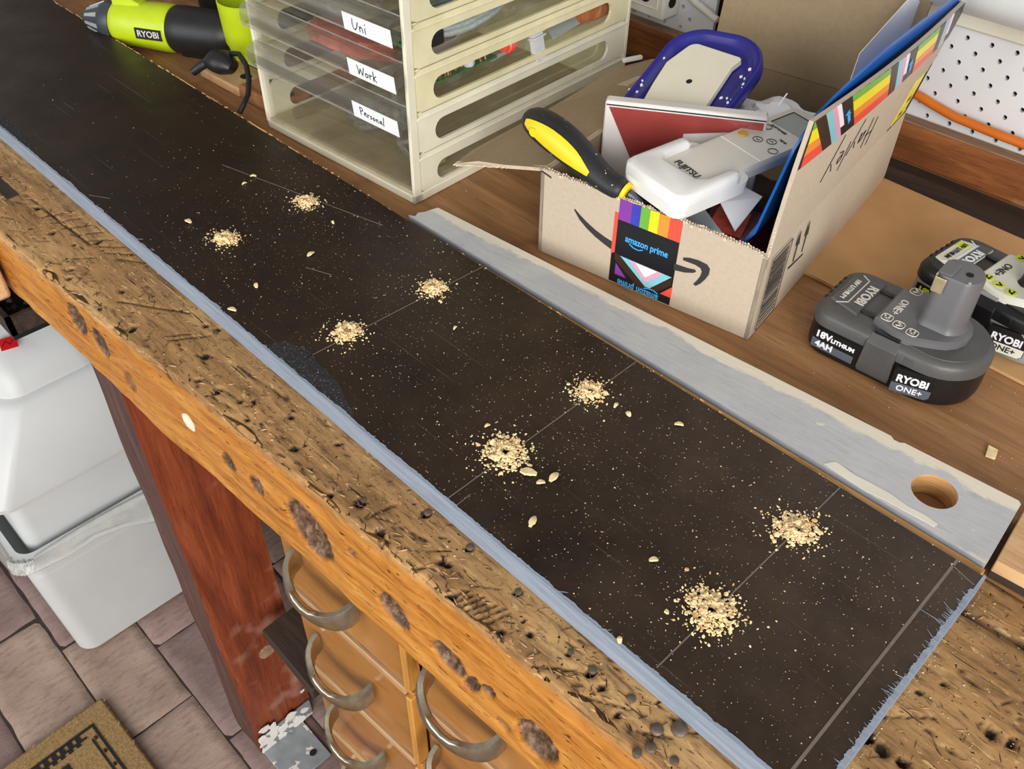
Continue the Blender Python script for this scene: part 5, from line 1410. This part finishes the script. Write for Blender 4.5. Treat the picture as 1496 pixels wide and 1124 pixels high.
def battery(name, label, loc, rz, c):
    t = thing(name, label, 'battery', loc, rz, 'power tool batteries on the bench'); t.scale = (1.05, 1.05, 1.05)
    def outl(ins=0, x0=-.0725, x1=.0575, yc=-.003, hw=.0385, rl=.017, n=8):
        x0 += ins; x1 -= ins; hw -= ins; pts = []
        rr_ = hw * .98
        pts += [(x1 - rr_ + rr_ * math.cos(R(-90 + 180 * k / (2 * n))), yc + hw * math.sin(R(-90 + 180 * k / (2 * n)))) for k in range(2 * n + 1)]
        rl_ = max(.004, rl - ins * .5)
        pts += [(x0 + rl_ + rl_ * math.cos(R(90 + 90 * k / 5)), yc + hw - rl_ + rl_ * math.sin(R(90 + 90 * k / 5))) for k in range(6)]
        pts += [(x0 + rl_ + rl_ * math.cos(R(180 + 90 * k / 5)), yc - hw + rl_ + rl_ * math.sin(R(180 + 90 * k / 5))) for k in range(6)]
        return pts
    rg = lambda ins, z: [(x, y, z) for x, y in outl(ins)]
    mb = MB(); mb.loft([rg(.005, .0003), rg(.0018, .002), rg(.0005, .006), rg(0, .012), rg(.0005, .0285)]); lo = mb.build('lower_shell', c['low'], t, smooth=40)
    mb = MB(); mb.loft([rg(.0002, .0288), rg(-.0004, .0292), rg(-.0002, .0375), rg(.0012, .0400), rg(.0050, .0425), rg(.0062, .0428)]); mb.build('upper_shell', c['top'], t, smooth=35)
    # round deck at the post end, raised neck plate
    dk = [(x, y) for x, y in outl(.0045) if x > -.006]
    mb = MB(); mb.prism([(-.006, -.035)] + dk + [(-.006, .029)], .0424, .0436); mb.build('deck', c['mid'], t, bevel=.0005)
    npl = [(-.0265, -.0285), (-.0265, .0225)] + [(-.008, .031), (.004, .0325)] + [(.012 + .0255 * math.cos(R(a)), -.002 + .0275 * math.sin(R(a))) for a in (70, 50, 30, 10, -10, -30, -50, -70)] + [(.004, -.0365), (-.008, -.0365)]
    mb = MB(); mb.loft([[(x, y, .0428) for x, y in npl], [(x, y, .0480) for x, y in npl], [((x + .002) * .93 - .002, (y + .003) * .93 - .003, .0495) for x, y in npl]]); nk = mb.build('neck_plate', c['neck'], t, smooth=30)
    post = lambda k, z: [(.013 + .0176 * k * max(math.cos(a), -.80), .002 + .0176 * k * math.sin(a) * (1 if math.sin(a) > -.86 else .86 / abs(math.sin(a))), z) for a in [2 * PI * q / 36 for q in range(36)]]
    mb = MB(); mb.loft([post(1.12, .0492), post(1.03, .0515), post(1.0, .056), post(.95, .0925), post(.90, .0945)]); ps = mb.build('terminal_post', c['post'], t, smooth=40)
    mb = MB(); mb.prism(rrect(-.0005, .0100, -.0110, .009, .002), .0944, .0958); mb.build('post_cap', c['post'], ps, bevel=.0006)
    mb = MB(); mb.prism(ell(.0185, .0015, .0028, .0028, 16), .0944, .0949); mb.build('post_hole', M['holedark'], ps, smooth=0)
    mb = MB(); mb.lathe([(.0012, 0), (.0012, .0006), (.0006, .001)], 12); mb.build('post_pin', M['chuck_hi'], ps, loc=(.0225, -.009, .0944))
    mb = MB(); mb.box(-.0009, .0004, -.0105, -.0020, .0805, .0930); mb.build('contact', M['brass'], ps, bevel=.0004)
    mb = MB(); mb.box(.0000, .0085, -.0150, -.0140, .0805, .0932); mb.build('contact', M['brass'], ps, bevel=.0004)
    # latch buttons on both long sides
    for s in (-1, 1):
        yb = -.003 + s * .0385; rings = []
        for z, o_, hw in ((.006, .0005, .0125), (.010, .0022, .0135), (.036, .0022, .0120), (.0425, -.0035, .0115), (.043, -.006, .0110)):
            rings.append([(-.0105 - hw, yb + s * o_, z), (-.0105 + hw, yb + s * o_, z), (-.0105 + hw, yb - s * .008, z), (-.0105 - hw, yb - s * .008, z)])
        mb = MB(); mb.loft(rings); lt = mb.build('latch_button', c['latch'], t, bevel=.0007)
        for i in range(6):
            for j in range(5):
                mb = MB(); mb.box(-.0192 + .0030 * i, -.0172 + .0030 * i, yb + s * .0020 - .0004, yb + s * .0020 + .0008, .0185 + .0032 * j, .0206 + .0032 * j); mb.build('grip_nub', c['latch'], lt, smooth=0)
        mb = MB(); mb.box(-.0205, -.0005, yb - s * .004 - .0012, yb - s * .004 + .0012, .0425, .0452); mb.build('latch_edge', c['low'], lt, bevel=.0004)
    # ribs and slots on the low deck
    for y in (-.0210, .0135): MB().box(-.0400, -.0265, y - .0022, y + .0022, .0425, .0446).build('guide_rib', c['rib'], t, bevel=.0007)
    for k in range(5): MB().box(-.0712, -.0655, -.019 + .008 * k - .0016, -.019 + .008 * k + .0016, .0400, .0420).build('end_rib', c['rib'], t, bevel=.0005)
    mb = MB(); lp = [(-.0655, -.0225), (-.0395, -.0300), (-.0395, .0245), (-.0655, .0165)]; mb.loft([[(x, y, .0426) for x, y in lp], [((x + .052) * .95 - .052, (y + .003) * .95 - .003, .0446) for x, y in lp]]); lb = mb.build('label_panel', c['lab'], t, smooth=0)
    tp_ = Plane((0, 0, .0446), (0, -1, 0), (1, 0, 0)); np_ = Plane((0, 0, .0495), (0, -1, 0), (1, 0, 0))
    if 'lab2' in c:
        mb = MB(); tp_.poly(mb, [(-.022, -.0500), (.0275, -.0500), (.0275, -.0400), (-.022, -.0400)], .0001, .0004); mb.build('label_band', c['lab2'], lb, smooth=0)
        mb = MB(); tp_.poly(mb, [(-.014, -.0635), (-.004, -.0640), (-.004, -.0560), (-.014, -.0550)], .0001, .0004); mb.build('label_badge', M['lime_print'], lb, smooth=0)
    text('lettering', 'RYOBI', tp_, .003, -.0450, .0105, c['txt'], lb, .0003, 0, .0006)
    text('lettering', '18V LITHIUM', tp_, .003, -.0585, .0056, c['txt2'], lb, .0001, 0, .0006)
    mb = MB(); tp_.stroke(mb, [(-.021, -.0585), (-.017, -.0520), (.020, -.0520), (.026, -.0590)], .0008, .0001, .0005); mb.build('label_line', c['txt'], lb, smooth=0)
    text('lettering', 'ONE+', np_, .005, -.0175, .0085, c['ntxt'], nk, .0001, 0, .0002)
    for k, (u, v) in enumerate(((-.0225, -.0165), (.0240, -.0190), (.0265, -.0085), (.0285, .0030))):
        ic = [(a, b) for a, b in rrect(u - .0042, u + .0042, v - .0042, v + .0042, .0028, 4)]
        if c.get('icon_fill'):
            mb = MB(); np_.poly(mb, ic, .0001, .0005); io = mb.build('tool_icon', M['lime_print'], nk, smooth=0)
        else:
            mb = MB(); mb.tube([np_.at(a, b, .0002) for a, b in ic], .0004, 5, closed=True); io = mb.build('tool_icon', c['txt'], nk, smooth=50)
        mb = MB(); np_.stroke(mb, [(u - .0024, v + .0014), (u + .0022, v + .0014), (u + .001, v - .001), (u - .0014, v - .0022)] if k % 2 else [(u - .0022, v - .001), (u, v + .002), (u + .0022, v - .0012)], .0013, .0003, .0008); mb.build('icon_glyph', c['ntxt'], io, smooth=0)
    # front face labels
    fpl = Plane((0, -.0413, 0), (1, 0, 0), (0, 0, 1))
    mb = MB(); fpl.poly(mb, [(-.0640, .0075), (-.0275, .0075), (-.0275, .0270), (-.0640, .0270)], 0, .0006); a_ = mb.build('spec_label', c['flab'], t, smooth=0)
    mb = MB(); fpl.poly(mb, [(-.0635, .0080), (-.0280, .0080), (-.0280, .0150), (-.0540, .0150), (-.0635, .0170)], .0005, .0008); mb.build('label_band', M['slate'], a_, smooth=0)
    text('lettering', '18V', fpl, -.0620, .0215, .0085, c['ftxt'], a_, .0003, 0, .0008, 'LEFT'); text('lettering', 'LITHIUM', fpl, -.0485, .0205, .0052, c['ftxt'], a_, .0002, 0, .0008, 'LEFT'); text('lettering', '4AH', fpl, -.0600, .0125, .0078, c['ftxt2'], a_, .0003, 0, .0010, 'LEFT')
    ca_ = R(16); rpl = Plane((.0190, -.0425, 0), (math.cos(ca_), math.sin(ca_), 0), (0, 0, 1))
    mb = MB(); rpl.poly(mb, [(-.0140, .0055), (.0130, .0055), (.0160, .0085), (.0160, .0215), (.0080, .0285), (-.0140, .0285)], -.002, .0006); b_ = mb.build('brand_label', c['flab'], t, smooth=0)
    mb = MB(); rpl.poly(mb, [(-.0135, .0060), (.0128, .0060), (.0154, .0086), (.0154, .0148), (-.0135, .0148)], .0005, .0008); mb.build('label_band', c['blab'], b_, smooth=0)
    text('lettering', 'RYOBI', rpl, .0005, .0195, .0092, M['bat_text_w'], b_, .0003, 0, .0008, sx=.9); text('lettering', 'ONE+', rpl, .0005, .0105, .0072, c['btxt'], b_, .0001, 0, .0010)
    for x, y, a in ((-.0705, -.0285, 205), (.0375, -.0335, -62)):
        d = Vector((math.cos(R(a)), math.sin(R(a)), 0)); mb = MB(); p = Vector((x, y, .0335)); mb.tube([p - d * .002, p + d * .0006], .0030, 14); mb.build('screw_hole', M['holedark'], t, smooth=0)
    mb = MB(); mb.box(.0075, .016, -.0420, -.0405, .0298, .0372); mb.build('shell_notch', c['mid'], t, bevel=.0004)
    return t


c1 = dict(low=M['bat_black'], top=M['bat_dark'], mid=M['bat_dark'], neck=M['bat_mid'], post=M['bat_mid'], latch=M['bat_dark'], rib=M['bat_black'], lab=M['bat_dark'], txt=M['bat_text'], txt2=M['bat_text'], ntxt=M['bat_text'], flab=M['bat_black'], ftxt=M['bat_text_w'], ftxt2=M['t_sky'] if False else M['bat_text_w'], blab=M['slate'], btxt=M['bat_text_w'])
c2 = dict(low=M['bat2_mid'], top=M['bat_black'], mid=M['bat_black'], neck=M['pale_label'], post=M['bat_black'], latch=M['bat_black'], rib=M['bat_black'], lab=M['pale_label'], lab2=M['bat_dark'], txt=M['bat_text_w'], txt2=M['bat_black'], ntxt=M['ink'], flab=M['bat_black'], ftxt=M['lime_print'], ftxt2=M['bat_text_w'], blab=M['pale_label'], btxt=M['ink'], icon_fill=1)
battery('battery_pack', 'dark grey battery pack with tall post standing on bare bench', (-.166, .642, .9003), R(3.0), c1)
battery('battery_pack', 'black battery pack with pale lime label on cardboard sheet', (-.128, .7465, .9035), R(-6), c2)

# small strip by the flap corner
t = thing('white_strip', 'small white plastic strip lying on rear corner of left box flap', 'strip', inB(-.283, .262, .0845), BA + R(62))
MB().box(-.012, .012, -.0025, .0025, 0, .004).build('strip_body', M['white_pl'], t, bevel=.0006)

# ------------------------------------------------------------------ power tool, cup, cable and timber at the far left
def axisM(o, d, up=(0, 0, 1)):
    Z = Vector(d).normalized(); Y = Vector(up); Y = (Y - Z * Z.dot(Y)).normalized(); X = Y.cross(Z)
    return Matrix(((X.x, Y.x, Z.x, o[0]), (X.y, Y.y, Z.y, o[1]), (X.z, Y.z, Z.z, o[2]), (0, 0, 0, 1)))


t = thing('power_drill', 'lime green and black power drill lying behind the black board', 'drill'); t.matrix_world = axisM((-1.258, .458, .931), (.86, .50, .0)) @ Matrix.Scale(.9, 4)
mb = MB(); mb.lathe([(.009, -.004), (.013, .0), (.0155, .006), (.020, .018), (.0255, .032), (.0275, .036), (.0275, .050)], 28); ck = mb.build('chuck', M['gunmetal'], t, smooth=30)
for k in range(10):
    a = 2 * PI * k / 10; mb = MB(); mb.loft([[((r_) * math.cos(a + q), (r_) * math.sin(a + q), z) for q in (-.12, .12)] + [((r_ - .002) * math.cos(a + q), (r_ - .002) * math.sin(a + q), z) for q in (.12, -.12)] for r_, z in ((.0165, .005), (.0215, .018), (.0265, .031))]); mb.build('jaw_rib', M['chuck_hi'], ck, smooth=0)
mb = MB(); mb.lathe([(.026, .050), (.030, .054), (.032, .062), (.0325, .085), (.034, .125), (.034, .142), (.032, .146)], 30); gb = mb.build('green_housing', M['lime'], t, smooth=40)
mb = MB(); mb.loft([[(x, .030 + y, z) for x, y in ((-.012, -.01), (.012, -.01), (.010, .014), (-.010, .014))] for z in (.056, .075)] + [[(x, .028 + y, .100) for x, y in ((-.012, -.01), (.012, -.01), (.010, .006), (-.010, .006))]]); mb.build('top_ridge', M['lime'], gb, bevel=.002)
mb = MB(); mb.lathe([(.031, .146), (.033, .150), (.034, .165), (.033, .220), (.030, .238), (.022, .246)], 30); mb.build('rear_housing', M['black_pl'], t, smooth=40)
mb = MB(); mb.loft([[(x, y, z) for x, z in rrect(-.017, .017, .150, .195, .012, 4)] for y in (.0, -.02, -.034)]); mb.build('grip', M['black_pl'], t, bevel=.003)
# badge on the side that faces the camera
cv = Vector((-1.15, .50, .938)); tw = t.matrix_world.inverted(); dcam = (tw @ Vector((0, 0, 1.401))) - (tw @ Vector((-1.145, .506, .938))); ab = math.atan2(dcam.y, dcam.x) - R(22) * (1 if dcam.x > 0 else -1)
nrm = Vector((math.cos(ab), math.sin(ab), 0)); bp_ = Plane(nrm * .0343 + Vector((0, 0, .121)), (0, 0, 1), nrm.cross(Vector((0, 0, 1))))
mb = MB(); bp_.poly(mb, [(-.021, -.0075), (.021, -.0075), (.021, .0075), (-.021, .0075)], -.002, .0006); bd = mb.build('badge', M['ink'], gb, smooth=0)
text('lettering', 'RYOBI', bp_, 0, 0, .0125, M['bat_text'], bd, .0002, 0, .0008)

t = thing('lime_cup', 'lime green plastic cup with scalloped base beside cream drawer organiser', 'cup', (-1.048, .578, .9))
mb = MB(); rings = []
for r_, z, sc_ in ((.026, .0, .06), (.028, .006, .08), (.031, .020, .05), (.032, .028, 0), (.034, .032, 0), (.036, .082, 0), (.0345, .083, 0), (.0325, .035, 0), (.028, .030, 0)):
    rings.append([(r_ * (1 + sc_ * math.cos(8 * a)) * math.cos(a), r_ * (1 + sc_ * math.cos(8 * a)) * math.sin(a), z) for a in [2 * PI * k / 48 for k in range(48)]])
mb.loft(rings); mb.build('cup_body', M['lime'], t, smooth=40)

t = thing('pine_rack', 'short brown pine strip with dowel holes behind black board', 'wood strip', (-1.06, .502, .9002), R(2))
for k, (x0, x1, h_) in enumerate(((0, .085, .012), (.088, .166, .018))):
    o = MB().box(x0, x1, 0, .050, 0, h_).build('strip', M['pine2'] if k else M['pine'], t, bevel=.002)
    for q in range(2):
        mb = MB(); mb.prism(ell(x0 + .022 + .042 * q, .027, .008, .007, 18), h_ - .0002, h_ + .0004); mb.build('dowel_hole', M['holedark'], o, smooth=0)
t = thing('black_plug_cable', 'glossy black plug and cable looping over brown pine strip', 'cable', (0, 0, 0))
mb = MB(); mb.tube([(-1.032, .502, .928), (-1.022, .507, .932), (-1.008, .512, .932), (-.996, .516, .928)], [.009, .0165, .018, .010], 16, flat=.8); mb.build('plug_body', M['black_pl'], t, smooth=60)
mb = MB(); mb.tube([(-1.028, .500, .930), (-1.032, .492, .926), (-1.040, .484, .918)], [.006, .0055, .005], 10); mb.build('plug_pin', M['black_pl'], t, smooth=60)
P_ = [(-1.012, .522, .940), (-.990, .524, .945), (-.968, .519, .940), (-.948, .508, .931), (-.932, .495, .923), (-.924, .483, .918), (-.922, .474, .910)]
cu = []
for k in range(len(P_) - 1):
    for q in range(5): cu.append(Vector(P_[k]).lerp(Vector(P_[k + 1]), q / 5))
cu.append(Vector(P_[-1])); mb = MB(); mb.tube(cu, .0032, 10); mb.build('cable', M['black_pl'], t, smooth=60)
t = thing('black_tool_bag', 'soft black tool bag slumped behind green drill', 'bag', (-1.13, .71, .9), R(20))
mb = MB(); rings = []
for z, k in ((0, .92), (.02, 1), (.07, 1.0), (.11, .9), (.13, .7)):
    rings.append([((x * k) * (1 + .05 * noise.noise(Vector((x * 20, y * 20, z * 20)))), y * k, z + .01 * noise.noise(Vector((x * 15, y * 15, z * 9))) * (z > .01)) for x, y in rrect(-.13, .13, -.085, .085, .03, 6)])
mb.loft(rings); mb.build('bag_body', M['black_pl'], t, smooth=60)
mb = MB(); mb.tube([(-.03, -.02, .125), (-.028, -.012, .155), (-.022, .005, .165), (-.01, .02, .15), (-.005, .03, .12)], .007, 8, flat=.4); mb.build('bag_strap', M['slate'], t)

# socket box, orange and white cables
t = thing('socket_box', 'white plastic socket box with round holes fixed on pegboard above back rail', 'socket', (-.677, .9465, .9625), R(-2))
mb = MB(); mb.box(-.060, 0, 0, .0335, .0, .075); sb = mb.build('box_body', M['white_pl'], t, bevel=.003)
for x, y, z, nx in ((-.030, -.0003, .026, 0), (.0003, .016, .020, 1)):
    mb = MB(); a = (x, y, z); b = (x + .0012 * nx, y - .0012 * (1 - nx), z)
    mb.tube([a, b], .0065 if nx else .009, 20); mb.build('round_hole', M['holedark'], sb, smooth=0)
mb = MB()
for p, q in (((-.052, .012), (-.010, .012)), ((-.010, .012), (-.010, .062)), ((-.010, .062), (-.052, .062)), ((-.052, .062), (-.052, .012))): mb.tube([(p[0], -.0003, p[1]), (q[0], -.0003, q[1])], .0009, 6)
mb.build('cover_outline', M['cream_trim'], sb, smooth=40)
t = thing('white_cable', 'white cable sloping down pegboard beside white socket box', 'cable')
mb = MB(); mb.tube([(-.80, .973, 1.07), (-.74, .974, 1.035), (-.68, .974, 1.004), (-.647, .973, .987), (-.612, .972, .976)], .0045, 10); mb.build('cable', M['white_pl'], t, smooth=60)
t = thing('orange_cable', 'orange extension cable hanging in front of pegboard above rail', 'cable')
P_ = [(-.375, .972, .9715), (-.345, .972, .9705), (-.325, .971, .9665), (-.30, .970, .9625), (-.26, .969, .961), (-.20, .969, .9595), (-.10, .969, .958), (.05, .969, .957), (.3, .969, .960)]
cu = []
for k in range(len(P_) - 1):
    for q in range(4): cu.append(Vector(P_[k]).lerp(Vector(P_[k + 1]), q / 4))
mb = MB(); mb.tube(cu, .0048, 12); mb.build('cable', M['orange'], t, smooth=60)

# ------------------------------------------------------------------ lettering to mesh
bpy.context.view_layer.update()
dg = bpy.context.evaluated_depsgraph_get()
for o, name, mw, mat, parent in TEXTS:
    me = bpy.data.meshes.new_from_object(o.evaluated_get(dg)); me.materials.clear(); me.materials.append(mat); me.transform(mw)
    bpy.data.objects.remove(o)
    q = bpy.data.objects.new(name, me); COL.objects.link(q); q.parent = parent
